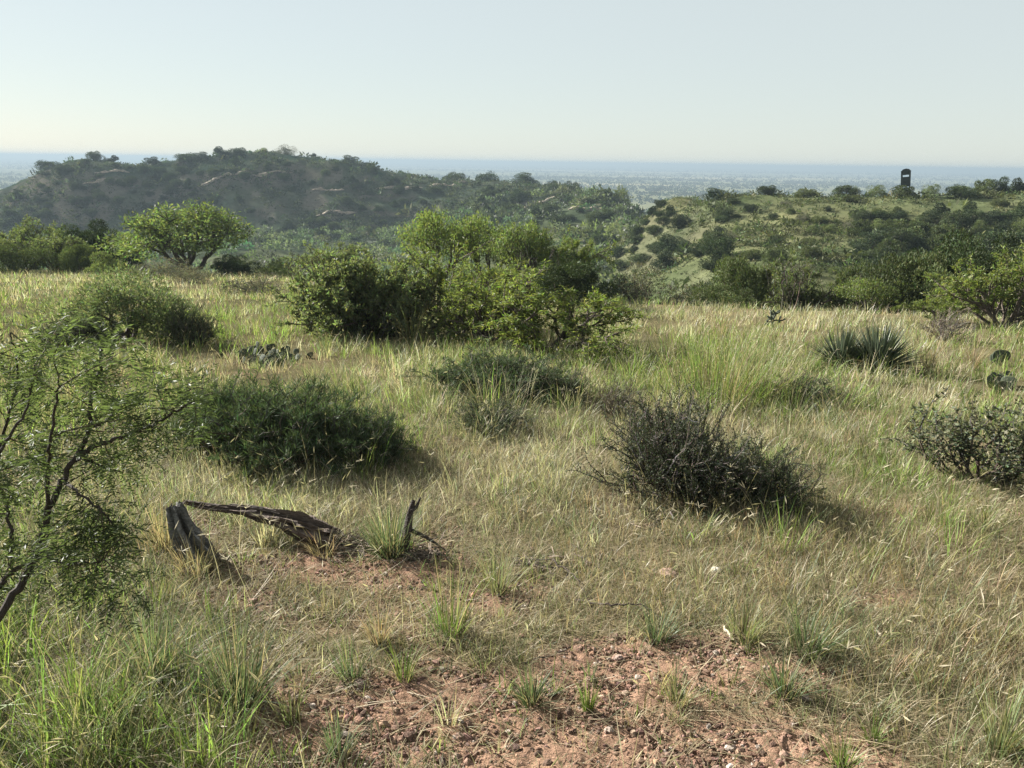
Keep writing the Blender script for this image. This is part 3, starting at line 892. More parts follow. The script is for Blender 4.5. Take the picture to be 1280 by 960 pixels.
scatter((860, 1285, 250, 282, lambda x, y: .6), 24, ['olive1', 'grey0', 'jun2', 'olive0'], (1.0, 2.0), (.4, .65), 8, hill_names)

# pale rock ledges on the ridge face
for i, (px, py, wp, lab) in enumerate([
    (285, 218, 46, 'long pale stone ledge under the main crest of the ridge'), (262, 228, 26, 'short pale ledge left of the dark rock buttress'),
    (340, 215, 50, 'thin pale ledge right below the flat ridge top'), (140, 214, 40, 'pale ledge band below the left knoll'),
    (118, 228, 26, 'small pale outcrop on the left knoll face'), (410, 238, 40, 'pale ledge halfway down right of the buttress'),
    (420, 264, 50, 'lowest pale ledge near the valley trees'), (500, 236, 60, 'pale ledge on the falling crest of the ridge'),
    (560, 232, 50, 'thin pale ledge on the low crest'), (680, 252, 60, 'pale bare ledge at the right end of the low crest'), (735, 262, 50, 'pale bare ledge beside the saddle mesquite')]):
    rng = np.random.default_rng(900 + i)
    g = at(px, py); dep = (g - CAM) @ fw; Lg = wp * dep / F_PX
    mb = MB()
    th = math.atan2(g[0], g[1])
    nn = 26
    t = np.linspace(-.5, .5, nn)
    xs = t * Lg
    ex, ey = cos(th), -sin(th)
    bx, by = g[0] + xs * ex, g[1] + xs * ey
    gz = terrain(bx, by)
    dp = .5 + .9 * vnoise(xs / 2.0 + 9 * i, xs * 0, i) * (1 - (2 * t) ** 4)
    hh = (.15 + .8 * vnoise(xs / 1.3 + 5 * i, xs * 0 + 2, i)) * (1 - (2 * t) ** 4) + .02
    fx, fy = -sin(th), -cos(th)
    rows = []
    for dy_, hz in ((1.1, -.5), (1.0, .65), (.5, 1.0), (-1.2, .9), (-2.0, -.3)):
        rows.append(np.stack([bx + fx * dp * dy_, by + fy * dp * dy_, gz + hh * hz], -1))
    V = np.concatenate(rows) + rng.normal(0, .06, (5 * nn, 3))
    id_ = np.arange(5 * nn).reshape(5, nn)
    Q = np.stack([id_[:-1, :-1], id_[:-1, 1:], id_[1:, 1:], id_[1:, :-1]], -1).reshape(-1, 4)
    mb.add(V - g, Q, None, jit((.27, .22, .17), len(V), rng, .12, .04))
    tag(link('rock_ledge', mb.mesh('rock_ledge', M_ROCK), None, g), lab, 'rock ledge', 'pale rock ledges on the ridge')

def mass(name, pts, size, nleaf, L, W, col, mat, seed, flat=.7):
    """a far wood that reads as one mass"""
    rng = np.random.default_rng(seed)
    n = len(pts)
    k = np.repeat(np.arange(n), nleaf)
    m = len(k)
    off = nrm(rng.normal(0, 1, (m, 3))) * rng.uniform(.3, 1, (m, 1)) ** .5
    off[:, 2] = np.abs(off[:, 2]) * flat * 1.3
    s = size[k][:, None]
    C = pts[k] + off * s * .5
    tc = jit(col, n, rng, .3, .12)
    mb = MB()
    leaves(mb, C, off + rng.normal(0, .6, (m, 3)), L * s[:, 0] * rng.uniform(.6, 1.3, m), W * s[:, 0] * rng.uniform(.6, 1.3, m), np.clip(tc[k] * (1 + .2 * rng.normal(0, 1, (m, 1))), .01, .6), rng)
    o = link(name, mb.mesh(name, mat))
    o['kind'] = 'stuff'
    return o

def polar_pts(r0, r1, t0, t1, n, seed, keep=None, logr=False):
    rng = np.random.default_rng(seed)
    r = np.exp(rng.uniform(math.log(r0), math.log(r1), n)) if logr else np.sqrt(rng.uniform(r0 * r0, r1 * r1, n))
    t = rng.uniform(t0, t1, n)
    x, y = r * np.sin(t), r * np.cos(t)
    P = np.stack([x, y, terrain(x, y)], -1)
    if keep is not None:
        P = P[keep(P, r, t, rng)]
    return P

rg = np.random.default_rng(77)
P = polar_pts(75, 250, -.75, .16, 1500, 401, lambda P, r, t, g: g.uniform(size=len(r)) < np.clip(.35 + 1.2 * (fbm(P[:, 0] / 25, P[:, 1] / 25, 5, 2) - .4), .1, 1))
mass('valley_woods', P, rg.uniform(3.0, 6.5, len(P)), 130, .15, .07, (.095, .122, .075), M_LEAF, 402)
P = polar_pts(30, 60, .36, .75, 80, 403)
mass('gully_woods', P, rg.uniform(.9, 2.0, len(P)), 600, .06, .03, (.07, .095, .035), M_LEAF, 404)
P = polar_pts(430, 2500, -.72, .72, 15000, 405, lambda P, r, t, g: g.uniform(size=len(r)) < sstep(.40, .58, fbm(P[:, 0] / 260, P[:, 1] / 90, 7, 3)) * .95 + .05, True)
rr_ = np.hypot(P[:, 0], P[:, 1])
mass('plain_woods', P, rg.uniform(3, 6, len(P)) * np.clip(rr_ / 700, 1, 2.0), 16, .4, .28, (.035, .05, .028), M_SCRUB, 406, .6)
P = polar_pts(2300, 12000, -.72, .72, 16000, 407, lambda P, r, t, g: g.uniform(size=len(r)) < sstep(.42, .6, fbm(P[:, 0] / 1500, P[:, 1] / 300, 8, 3)) * .97 + .02, True)
rr_ = np.hypot(P[:, 0], P[:, 1])
mass('far_woods', P, rg.uniform(7, 14, len(P)) * np.clip(rr_ / 4000, 1, 3.0), 8, .6, .4, (.03, .042, .026), M_SCRUB, 408, .4)
# low scrub and tussocks carpeting the slopes
P = polar_pts(50, 145, .05, .75, 34000, 409, lambda P, r, t, g: g.uniform(size=len(r)) < .25 + .9 * sstep(.42, .6, fbm(P[:, 0] / 7, P[:, 1] / 7, 15, 3)))
mass('slope_scrub', P, np.exp(rg.normal(-.6, .55, len(P))), 20, .3, .11, (.10, .118, .048), M_SCRUB, 410, .6)
P = polar_pts(215, 345, -.75, .16, 42000, 411, lambda P, r, t, g: g.uniform(size=len(r)) < .2 + .8 * sstep(.42, .6, fbm(P[:, 0] / 14, P[:, 1] / 14, 16, 3)))
mass('ridge_scrub', P, np.exp(rg.normal(.0, .55, len(P))), 14, .35, .17, (.06, .074, .042), M_SCRUB, 412, .6)

# ------------------------------------------------------------------ trees and shrubs round the meadow rim
TREES = [  # key, px, top row, range, width px, label
    ('dome0', 229, 254, 40, 150, 'spreading mesquite tree with dark forked trunks at the left meadow edge'),
    ('olivef', 18, 306, 37, 80, 'low olive bush at the left picture edge beyond the grass'),
    ('mesq3', 30, 274, 45, 90, 'tall loose bush behind the low olive bush at the left edge'),
    ('junf', 105, 276, 42, 74, 'dark dense rounded tree left of the spreading mesquite'),
    ('mesq3', 62, 290, 40, 80, 'mid green bush between the low olive bush and dark rounded tree'),
    ('olivef', 92, 306, 38, 52, 'olive bush in front of the dark rounded tree'),
    ('pale0', 130, 315, 36, 46, 'light green little bush left of the spreading mesquite trunks'),
    ('junf', 150, 296, 43, 46, 'dark bush squeezed beside the left of the spreading mesquite'),
    ('grey0', 205, 322, 34, 80, 'grey brown brush at the feet of the spreading mesquite'),
    ('junf', 292, 318, 37, 50, 'dark low bush right of the spreading mesquite'),
    ('grey0', 240, 333, 30, 50, 'small grey brown bush in front of the spreading mesquite'),
    ('bare', 375, 312, 30, 60, 'leafless grey shrub in the gap left of the big green bush'),
    ('pale0', 345, 322, 40, 60, 'pale green bush below the valley trees'),
    ('mesq3', 410, 305, 34, 90, 'hazy green mesquite behind the big dense bush'),
    ('dome1', 550, 257, 27, 62, 'tall round-topped mesquite rising behind the bright green one'),
    ('dome1', 608, 264, 27, 56, 'mesquite with a dark bent stem behind the bright green one'),
    ('dome0', 655, 278, 25, 84, 'broad olive mesquite behind and right of the bent stem'),
    ('mesq1', 712, 280, 26, 80, 'upright olive mesquite at the back of the central thicket'),
    ('junf', 715, 318, 21, 84, 'low black-green bush under the olive mesquite of the thicket'),
    ('bare', 668, 296, 22, 60, 'dead grey branches caught in the central thicket'),
    ('grey0', 800, 330, 24, 70, 'grey scrub right behind the central thicket'),
    ('grey0', 850, 356, 24, 70, 'grey green scrub at the meadow edge right of the thicket'),
    ('olivef', 900, 358, 23, 80, 'wide grey green bush behind the cholla'),
    ('mesq3', 955, 356, 25, 70, 'light bush between the wide grey bush and the dead grey tree'),
    ('mesq1', 1040, 352, 24, 80, 'mid green bush below the middle spur'),
    ('dome1', 1092, 344, 22, 80, 'bright leafy bush above the yucca'),
    ('pale0', 1140, 352, 22, 60, 'pale green bush between yucca and dark juniper'),
    ('junf', 1200, 290, 23, 120, 'large dark juniper below the right hill'),
    ('junf', 1240, 292, 29, 70, 'dark juniper behind and right of the large one'),
    ('olivef', 1165, 318, 30, 60, 'brownish bush left of the large dark juniper'),
    ('mesq1', 1180, 370, 17.5, 90, 'leafy grey green shrub right of the yucca at the grass edge'),
    ('mesq2', 1272, 306, 17, 110, 'light green mesquite leaning in at the right picture edge'),
    ('olivef', 1105, 318, 36, 60, 'olive bush in the gully above the bright leafy bush'),
    ('mesq3', 1000, 322, 34, 60, 'pale gully bush behind the dead grey tree'),
    ('olivef', 935, 322, 36, 60, 'olive gully bush above the wide grey bush'),
    ('bare', 992, 318, 27, 44, 'dead grey leafless tree below the middle spur'),
    ('grey0', 320, 346, 25, 84, 'low grey weedy patch in the grass left of the big bush'),
    ('bare', 327, 330, 29, 16, 'forked dead stick standing in the far grass'),
    ('green', 455, 316, 13.5, 165, 'big dense bush with pale green tips and dark underside'),
    ('mesqbush', 572, 300, 14.5, 170, 'bright green bushy mesquite in the centre'),
    ('mesqbush', 618, 334, 12.6, 120, 'low bright green mesquite shrub filling the gap left of the bare forked stems'),
    ('mesq2', 682, 336, 12.0, 165, 'low spreading mesquite with bare forked stems in the centre'),
    ('feathf', 140, 332, 12.5, 165, 'grey green feathery shrub in the left meadow'),
    ('thorn1', 235, 378, 12.2, 60, 'small dark clump at the right foot of the feathery shrub'),
    ('thorn1', 85, 395, 11.5, 80, 'dark twiggy shrub at the left foot of the feathery shrub'),
]
for key, px, yt, r, wp, lab in TREES:
    nm = {'bare': 'dead_shrub'}.get(key)
    put_r(key, px, yt, r, wp, lab, name=nm)

# ------------------------------------------------------------------ nearer shrubs
NEAR = [  # key, px, base row, width px, height px, label
    ('mound', 355, 576, 180, 104, 'dark green grassy shrub in shade above the fallen log'),
    ('mound', 280, 562, 105, 86, 'dark shrub touching the left of the shaded one above the log'),
    ('mound', 450, 578, 105, 66, 'low dark shrub at the right end of the shaded one above the log'),
    ('mound', 625, 492, 140, 52, 'dark low shrub in the middle of the meadow'),
    ('thorn1', 612, 536, 90, 34, 'small dark shrub in front of the middle meadow shrub'),
    ('thorn0', 845, 620, 160, 124, 'large dark thorny shrub right of centre'),
    ('thorn1', 955, 634, 105, 84, 'smaller dark thorny shrub leaning on the right of the large one'),
    ('sparse', 1222, 598, 115, 98, 'open leafy shrub with small round leaves at the right side'),
    ('thorn1', 700, 500, 70, 40, 'little dark twiggy shrub right of the middle meadow shrub'),
    ('thorn1', 1000, 500, 90, 30, 'low dark weedy shrub below the tall green grass'),
    ('greydry', 1180, 425, 60, 40, 'dry grey twiggy shrub right of the yucca'),
    ('greydry', 770, 520, 70, 50, 'pale dead twig shrub left of the large thorny shrub'),
]
for key, px, py, wp, hp, lab in NEAR:
    put_px(key, px, py, wp, hp, lab)

# ------------------------------------------------------------------ yucca
def yucca(px, py, wp, hp, n, label, seed):
    rng = np.random.default_rng(seed)
    g = at(px, py); dep = (g - CAM) @ fw
    h = hp * dep / F_PX; wd = wp * dep / F_PX
    t = thing('yucca', label, 'yucca', g, 0)
    lv, dd = MB(), MB()
    for mb, m, lo, hi, col in ((lv, n, .12, 1.45, (.085, .11, .065)), (dd, n // 3, -.12, .35, (.26, .21, .13))):
        el = rng.uniform(lo, hi, m); az = rng.uniform(0, 2 * pi, m)
        L = rng.uniform(.7, 1.05, m)
        D = np.stack([np.cos(el) * np.cos(az) * wd * .5, np.cos(el) * np.sin(az) * wd * .5, np.sin(el) * h], -1) * L[:, None]
        B = np.stack([np.cos(az) * .05, np.sin(az) * .05, rng.uniform(.02, .12, m)], -1) * h
        S = nrm(np.cross(D, [0, 0, 1.0])) * (wd * .0085)
        N = nrm(np.cross(S, D)) * wd * .006
        dro = np.array([0, 0, -1.0]) * (np.cos(el) ** 2 * .06 * h)[:, None]
        V = np.stack([B - S * .7, B - N * 0, B + S * .7, B + D * .45 - S, B + D * .45 - N, B + D * .45 + S, B + D + dro], 1).reshape(-1, 3)
        b = np.arange(m)[:, None] * 7
        Q = np.concatenate([b + [0, 1, 4, 3], b + [1, 2, 5, 4]])
        T = np.concatenate([b + [3, 4, 6], b + [4, 5, 6]])
        mb.add(V, Q, T, np.repeat(jit(col, m, rng, .18, .06), 7, axis=0))
    link('leaves', lv.mesh('yucca_leaves', M_YUCCA), t)
    link('dead_leaves', dd.mesh('yucca_dead_leaves', M_YUCCA), t)
yucca(1096, 464, 118, 62, 400, 'large spiky grey green yucca at right in the meadow', 1)
yucca(1050, 460, 100, 54, 320, 'smaller half hidden yucca left of the large spiky one', 2)

# ------------------------------------------------------------------ prickly pears
def pad_mesh():
    mb = MB()
    nu, nv = 14, 9
    V, cl = [], []
    for j in range(nv + 1):
        for i in range(nu):
            a = 2 * pi * i / nu; p = pi * j / nv
            rr = sin(p)
            z = .5 - .5 * cos(p)
            wv = .44 * rr * (0.72 + .5 * z)
            V.append((wv * cos(a), .055 * rr * sin(a) * (1.2 - .4 * z), z))
            cl.append((.05, .062, .042) if z < .93 else (.10, .11, .06))
    Q = [(j * nu + i, j * nu + (i + 1) % nu, (j + 1) * nu + (i + 1) % nu, (j + 1) * nu + i) for j in range(nv) for i in range(nu)]
    mb.add(V, Q, None, np.array(cl))
    rng = np.random.default_rng(3)
    for s in (-1, 1):                       # spine tufts
        for k in range(16):
            x, z = rng.uniform(-.28, .28), rng.uniform(.2, .9)
            b = np.array([x, s * .055 * .8, z])
            e = b + np.array([rng.normal(0, .05), s * .12, rng.normal(0, .05)])
            tube(mb, [b, e], [.006, .002], 3, (.45, .40, .30))
    return mb.mesh('pad', M_PAD, True)
PAD = pad_mesh()
def pear(px, py, wp, n, padpx, label, seed, dark=False):
    rng = np.random.default_rng(seed)
    g = at(px, py); dep = (g - CAM) @ fw
    s = padpx * dep / F_PX; wd = wp * dep / F_PX
    t = thing('prickly_pear', label, 'prickly pear', g)
    base, nb0 = [], []
    for i in range(n):
        grounded = False
        if nb0 and n > 30 and rng.uniform() < .3:
            p, tl, rz, sc = nb0.pop(int(rng.integers(0, len(nb0))))
            top = p + np.array([sin(tl) * sin(rz), -sin(tl) * cos(rz), cos(tl)]) * sc * .9
            q, sc2 = top, sc * rng.uniform(.75, 1)
        else:
            xx = rng.normal(0, .24) * wd; yy = rng.normal(0, .24) * wd
            q = np.array([xx, yy, float(terrain(g[0] + xx, g[1] + yy)) - g[2] - .02]); sc2 = s * rng.uniform(.75, 1.15); grounded = True
        tl, rz = rng.normal(0, .5 if n > 30 else .22), rng.uniform(-.9, .9) + (pi if rng.uniform() < .5 else 0)
        base.append((q, tl, rz, sc2))
        if grounded:
            nb0.append((q, tl, rz, sc2))
        o = link('pad', PAD, t, q, (tl, 0, rz), (sc2, sc2, sc2))
    return t
pear(334, 450, 98, 80, 12, 'low prickly pear patch of grey purple pads in the left meadow', 5)
pear(1256, 486, 66, 8, 24, 'prickly pear with big round green pads at the right edge', 6)
pear(1252, 455, 24, 4, 18, 'small prickly pear of few pads behind the round-padded one', 8)

# ------------------------------------------------------------------ cholla
def cholla():
    rng = np.random.default_rng(9)
    g = at(966, 412); dep = (g - CAM) @ fw
    t = thing('cholla', 'small dark cholla cactus with a flat branching top in the pale far grass', 'cholla', g)
    out, tips = [], []
    P = dict(seg=4, wob=.18, trop=[.1, .02, .15], lv=2, kids=[7, 4], spread=1.25, ratio=.62, **{'from': .75})
    grow(rng, (0, 0, -.03), (0, 0, 1), .30, .025, 0, P, out, tips)
    st, ar = MB(), MB()
    k = 36 * dep / F_PX / .75
    for pts, rad, lv in out:
        tube(st if lv == 0 else ar, pts * k, np.full(len(pts), .022 if lv else .028) * k, 6, (.06, .07, .05))
    link('stem', st.mesh('cholla_stem', M_PAD), t)
    link('branches', ar.mesh('cholla_branches', M_PAD), t)
cholla()

# ------------------------------------------------------------------ fallen log, stumps, sticks
def pt(px, py, r):
    d = ray(px, py)
    return CAM + d * (r / math.hypot(d[0], d[1]))

def wood(pts, rad, seed, k=30, rings=70, col=(.09, .07, .058), rough=.32, jag=.12):
    """weathered wood: long splits and ridges running with the grain"""
    rng = np.random.default_rng(seed)
    pts = np.asarray(pts, float)
    s = np.linspace(0, 1, len(pts)); u = np.linspace(0, 1, rings)
    C = np.stack([np.interp(u, s, pts[:, i]) for i in range(3)], -1)
    kk = np.exp(-.5 * (np.arange(-6, 7) / 3.0) ** 2); kk /= kk.sum()
    C = np.stack([np.convolve(np.pad(C[:, i], 6, mode='edge'), kk, 'valid') for i in range(3)], -1)
    rd = np.interp(u, np.linspace(0, 1, len(rad)), rad)
    Ltot = np.linalg.norm(np.diff(C, axis=0), axis=1).sum()
    tg = nrm(np.gradient(C, axis=0))
    ref = np.array([.2, .1, 1.0]) if abs(tg.mean(0)[2]) < .8 else np.array([1.0, .2, .1])
    a = nrm(np.cross(tg, ref)); b = np.cross(tg, a)
    an = np.arange(k) * 2 * pi / k
    A, U = np.meshgrid(an, u)
    nx, ny = np.cos(A) * 1.6 + 7, np.sin(A) * 1.6 + 7
    n1 = fbm(nx * 2.0 + U * 2, ny * 2.0 + U * Ltot * 4, seed, 4) - .5
    n2 = np.abs(fbm(nx * 5, ny * 5 + U * Ltot * 1.5, seed + 5, 3) - .5)
    n3 = fbm(U * Ltot * 9 + nx, ny * 3, seed + 9, 3) - .5
    rr = rd[:, None] * (1 + rough * (2.2 * n1 - 1.8 * (.13 - np.minimum(n2, .13)) * 3 + .9 * n3))
    V = C[:, None] + rr[..., None] * (np.cos(an)[None, :, None] * a[:, None] + np.sin(an)[None, :, None] * b[:, None])
    e = jag * (fbm(nx[0] * 3, ny[0] * 3, seed + 3, 2) - .4)
    V[-1] += tg[-1] * e[:, None] * 2 * rd[-1] / .1
    V[0] -= tg[0] * e[:, None] * 2 * rd[0] / .1
    cl = np.asarray(col)[None, None] * (1 + 1.1 * n1 + 1.2 * (np.minimum(n2, .13) - .07) * 3)[..., None]
    mb = MB()
    i = np.arange(rings - 1)[:, None] * k; j = np.arange(k)[None]; j2 = (j + 1) % k
    Q = np.stack([i + j, i + j2, i + k + j2, i + k + j], -1).reshape(-1, 4)
    V = np.concatenate([V.reshape(-1, 3), [C[0] + tg[0] * .01, C[-1] - tg[-1] * .02]])
    n = rings * k
    T = np.concatenate([np.stack([np.full(k, n), (np.arange(k) + 1) % k, np.arange(k)], -1),
                        np.stack([np.full(k, n + 1), (rings - 1) * k + np.arange(k), (rings - 1) * k + (np.arange(k) + 1) % k], -1)])
    mb.add(V, Q, T, np.clip(np.concatenate([cl.reshape(-1, 3), np.tile(col, (2, 1))]), .012, .5))
    return mb

def wood_thing(name, label, cat, parts, base):
    t = thing(name, label, cat, base)
    for pn, mb in parts:
        mb.v = [v - base for v in mb.v]
        link(pn, mb.mesh(name + '_' + pn, M_LOG, False), t)
    return t
gl = at(415, 684); rl = math.hypot(gl[0], gl[1])
LOGP = [pt(228, 627, rl + .42), pt(262, 634, rl + .36), pt(300, 638, rl + .28), pt(340, 646, rl + .18), pt(378, 658, rl + .08), pt(416, 672, rl + .0)]
wood_thing('fallen_log', 'dark weathered split log lying in the dry grass at left', 'log',
           [('trunk', wood(LOGP, [.012, .024, .027, .046, .062, .066], 31, col=(.085, .064, .052), rough=.62, jag=.3)),
            ('splinter', wood([pt(285, 631, rl + .30), pt(318, 634, rl + .22), pt(352, 643, rl + .14)], [.006, .014, .008], 32, k=12, rings=30))], gl)
g1 = at(245, 700); r1 = math.hypot(g1[0], g1[1])
wood_thing('tree_stump', 'grey weathered stump leaning left of the fallen log', 'stump',
           [('trunk', wood([pt(258, 706, r1), pt(240, 680, r1 + .03), pt(229, 660, r1 + .06), pt(218, 632, r1 + .09)], [.095, .07, .058, .040], 33, k=40, col=(.12, .115, .108), rough=.62, jag=.06))], g1)
g2 = at(508, 694); r2 = math.hypot(g2[0], g2[1])
wood_thing('broken_snag', 'short black forked snag in the grass right of the fallen log', 'snag',
           [('trunk', wood([pt(503, 698, r2), pt(507, 668, r2), pt(513, 640, r2 + .02), pt(517, 624, r2 + .03)], [.036, .025, .017, .009], 35, k=16, rings=36, col=(.05, .04, .035), jag=.1)),
            ('branch', wood([pt(508, 660, r2), pt(535, 672, r2 + .05), pt(560, 690, r2 + .0)], [.012, .009, .004], 36, k=8, rings=24, col=(.05, .04, .035))),
            ('branch', wood([pt(514, 640, r2), pt(521, 634, r2 + .02), pt(526, 621, r2 + .03)], [.011, .010, .005], 37, k=8, rings=24, col=(.05, .04, .035)))], g2)

def stick(px_pts, r0, lift, lab, seed, col=(.055, .042, .035)):
    P = []
    for i, (a, b) in enumerate(px_pts):
        g = at(a, b)
        P.append(g + np.array([0, 0, r0 + lift * sin(pi * i / max(len(px_pts) - 1, 1))]))
    P = np.array(P); base = P[0].copy()
    mb = MB()
    s = np.linspace(0, 1, len(P)); u = np.linspace(0, 1, 22)
    C = np.stack([np.interp(u, s, P[:, i]) for i in range(3)], -1)
    C += np.random.default_rng(seed).normal(0, .004, C.shape)
    tube(mb, C - base, np.linspace(r0, r0 * .35, 22), 6, col)
    tag(link('fallen_twig', mb.mesh('fallen_twig', M_BARK), None, base), lab, 'twig', 'dark twigs lying on the bare soil')
stick([(720, 752), (760, 768), (800, 766), (845, 788)], .006, .05, 'dark bent twig at the top of the bare soil, right of centre', 1)
stick([(640, 700), (690, 712), (720, 735), (740, 760)], .005, .06, 'dark arching twig among grass above the bent twig', 2)
stick([(600, 690), (640, 706), (700, 716), (745, 716)], .005, .02, 'long thin dark twig below the forked snag', 3)
stick([(650, 830), (700, 818), (730, 800), (760, 780)], .003, .01, 'thin twig across the middle of the bare soil', 4)
stick([(905, 785), (912, 796), (920, 806)], .009, .01, 'short pale wood chip right of the bare soil', 5, (.42, .36, .27))
stick([(1092, 788), (1098, 796), (1106, 802)], .008, .01, 'short pale wood chip at the far right of the brown grass', 6, (.42, .36, .27))
stick([(360, 770), (400, 772), (440, 762)], .005, .01, 'pale straight dead stalk left of the rusty grass tuft', 7, (.30, .25, .18))

def stone(px, py, wpx, col, lab, seed, flat=.6):
    rng = np.random.default_rng(seed)
    g = at(px, py); dep = (g - CAM) @ fw; s = wpx * dep / F_PX * .5
    nu, nv = 14, 9
    V = []
    for j in range(nv + 1):
        for i in range(nu):
            a = 2 * pi * i / nu; p = pi * j / nv
            d = np.array([sin(p) * cos(a), sin(p) * sin(a), cos(p)])
            V.append(d)
    V = np.array(V)
    n = vnoise(V[:, 0] * 2 + seed, V[:, 1] * 2 + V[:, 2] * 3, seed)
    V = V * (.7 + .6 * n)[:, None] * np.array([1, .8, flat]) * s
    Q = [(j * nu + i, (j + 1) * nu + i, (j + 1) * nu + (i + 1) % nu, j * nu + (i + 1) % nu) for j in range(nv) for i in range(nu)]
    mb = MB(); mb.add(V, Q, None, jit(col, len(V), rng, .12, .03))
    tag(link('stone', mb.mesh('stone', M_SOIL, False), None, g + np.array([0, 0, s * flat * .35]), (0, 0, rng.uniform(0, 6))), lab, 'stone', 'loose stones on the ground')
stone(895, 714, 13, (.45, .42, .37), 'white pebble-like stone in the brown grass', 1)
stone(772, 824, 14, (.26, .19, .16), 'grey brown stone right of the bright green tuft', 2)
stone(450, 858, 18, (.20, .14, .12), 'dark stone at the left of the bare soil', 3)
stone(425, 862, 12, (.22, .15, .12), 'smaller dark stone just left of the dark stone', 4)
stone(762, 914, 14, (.3, .24, .2), 'light grey stone in the lower bare soil', 5)
stone(797, 848, 10, (.33, .27, .23), 'tiny light stone below the grey brown stone', 6)
stone(835, 718, 24, (.28, .19, .15), 'flat reddish stone by the small bare patch', 7, .4)
stone(1007, 874, 14, (.27, .22, .19), 'grey stone under the big olive tuft', 8)

# ------------------------------------------------------------------ foreground mesquite sapling at left
def near_mesquite():
    rng = np.random.default_rng(55)
    g = at(-70, 870)
    R0 = 2.55
    def q(a, b, dr=0.0):
        return pt(a, b, R0 + dr)
    lines = [([g - [0, 0, .03], q(-20, 800, -.1), q(22, 735, -.05), q(48, 690, 0), q(60, 640, .02), q(78, 600, .05), q(98, 568, .06), q(112, 535, .08), q(113, 500, .1), q(125, 465, .12), q(128, 432, .14)], .0135, .004),
             ([q(92, 577, .06), q(112, 560, .05), q(145, 548, .02), q(180, 536, -.02), q(208, 522, -.04), q(235, 505, -.06), q(268, 490, -.06)], .009, .002),
             ([q(-30, 770, .2), q(-5, 738, .18), q(14, 714, .16), q(42, 700, .12), q(70, 688, .08), q(92, 672, .02), q(112, 660, -.05)], .010, .003),
             ([q(14, 714, .16), q(15, 670, .2), q(8, 628, .25), q(-6, 590, .3)], .007, .003),
             ([q(113, 535, .08), q(128, 528, .16), q(142, 518, .24), q(152, 508, .3)], .005, .002),
             ([q(60, 640, .02), q(58, 600, -.1), q(62, 560, -.18), q(70, 500, -.25), q(74, 470, -.3)], .007, .002),
             ([q(-6, 590, .3), q(5, 540, .3), q(20, 490, .28), q(22, 440, .25), q(10, 415, .22)], .006, .002),
             ([q(-40, 700, -.1), q(-20, 640, -.15), q(0, 560, -.2), q(30, 520, -.2), q(45, 455, -.22)], .007, .002),
             ([q(48, 690, 0), q(80, 706, -.12), q(110, 704, -.2), q(135, 700, -.25)], .006, .002),
             ([q(98, 568, .06), q(130, 585, .12), q(155, 592, .18)], .005, .002),
             ([q(78, 600, .05), q(105, 622, -.1), q(130, 640, -.15), q(145, 660, -.15)], .005, .002)]
    tr, cr = MB(), MB()
    S = []
    for L, r0, r1_ in lines:
        L = np.array(L); s = np.linspace(0, 1, len(L)); n = 6 * len(L); u = np.linspace(0, 1, n)
        C = np.stack([np.interp(u, s, L[:, i]) for i in range(3)], -1)
        kk = np.array([.1, .2, .4, .2, .1]); C = np.stack([np.convolve(np.pad(C[:, i], 2, mode='edge'), kk, 'valid') for i in range(3)], -1)
        C += rng.normal(0, .0025, C.shape)
        tube(tr, C - g, np.linspace(r0, r1_, n) * rng.uniform(.9, 1.1, n), 8, (.045, .036, .03))
        k0 = int(n * (.45 if L is lines[0][0] else .25))
        for i in range(max(k0, 2), n - 1):
            if rng.uniform() < .23:
                S.append((C[i], nrm(C[min(i + 1, n - 1)] - C[i - 1])))
        S.append((C[-1], nrm(C[-1] - C[-3])))
    # twigs
    T2 = []
    for c, d in S:
        for _ in range(1):
            dd = nrm(d * .5 + rng.normal(0, .75, 3) + np.array([0, 0, .15]))
            Lw = rng.uniform(.07, .24)
            pts = [c]
            for i in range(5):
                dd = nrm(dd + rng.normal(0, .18, 3) + np.array([0, 0, -.03])); pts.append(pts[-1] + dd * Lw / 5)
            pts = np.array(pts)
            tube(tr, pts - g, np.linspace(.0022, .001, 6), 4, (.07, .06, .035))
            T2.append(pts)
    C_, D_, Ls, Ws, cl = [], [], [], [], []
    rc = []
    for pts in T2:
        for i in range(1, 6):
            for rep in range(2):
                if rng.uniform() < .2:
                    continue
                p = pts[i]
                d0 = nrm(nrm(pts[i] - pts[i - 1]) * .3 + rng.normal(0, .7, 3) + np.array([0, 0, -.05]))
                pet = p + d0 * .018
                sd_ = nrm(np.cross(d0, rng.normal(0, 1, 3)))
                base = np.clip(np.array([.085, .11, .048]) * rng.uniform(.6, 1.5), 0, 1)
                for sgn in (-1, 1):                   # a pair of pinnae, curving down
                    dd = nrm(d0 + sgn * sd_ * .5)
                    Lp = rng.uniform(.06, .115); m = int(Lp / .0105)
                    x = pet.copy(); path = [x.copy()]
                    lat = nrm(np.cross(dd, [0.01, 0.02, 1.0]))
                    for j in range(m):
                        dd = nrm(dd + np.array([0, 0, -.10]))
                        x = x + dd * .0105
                        path.append(x.copy())
                        for s2 in (-1, 1):
                            C_.append(x); D_.append(dd * .55 + s2 * lat + rng.normal(0, .12, 3)); cl.append(base)
                    rc.append(path)
    C_ = np.array(C_) - g; D_ = np.array(D_); cl = np.array(cl)
    n = len(C_)
    leaves(cr, C_, D_, .024 * rng.uniform(.7, 1.25, n), .0046, cl * (1 + .12 * rng.normal(0, 1, (n, 1))), rng, .5)
    t = thing('mesquite_sapling', 'near mesquite sapling with dark stems and fine drooping leaves at the left edge', 'mesquite', g)
    link('stems', tr.mesh('sapling_stems', M_BARK), t)
    link('foliage', cr.mesh('sapling_foliage', M_LEAFN), t)
near_mesquite()

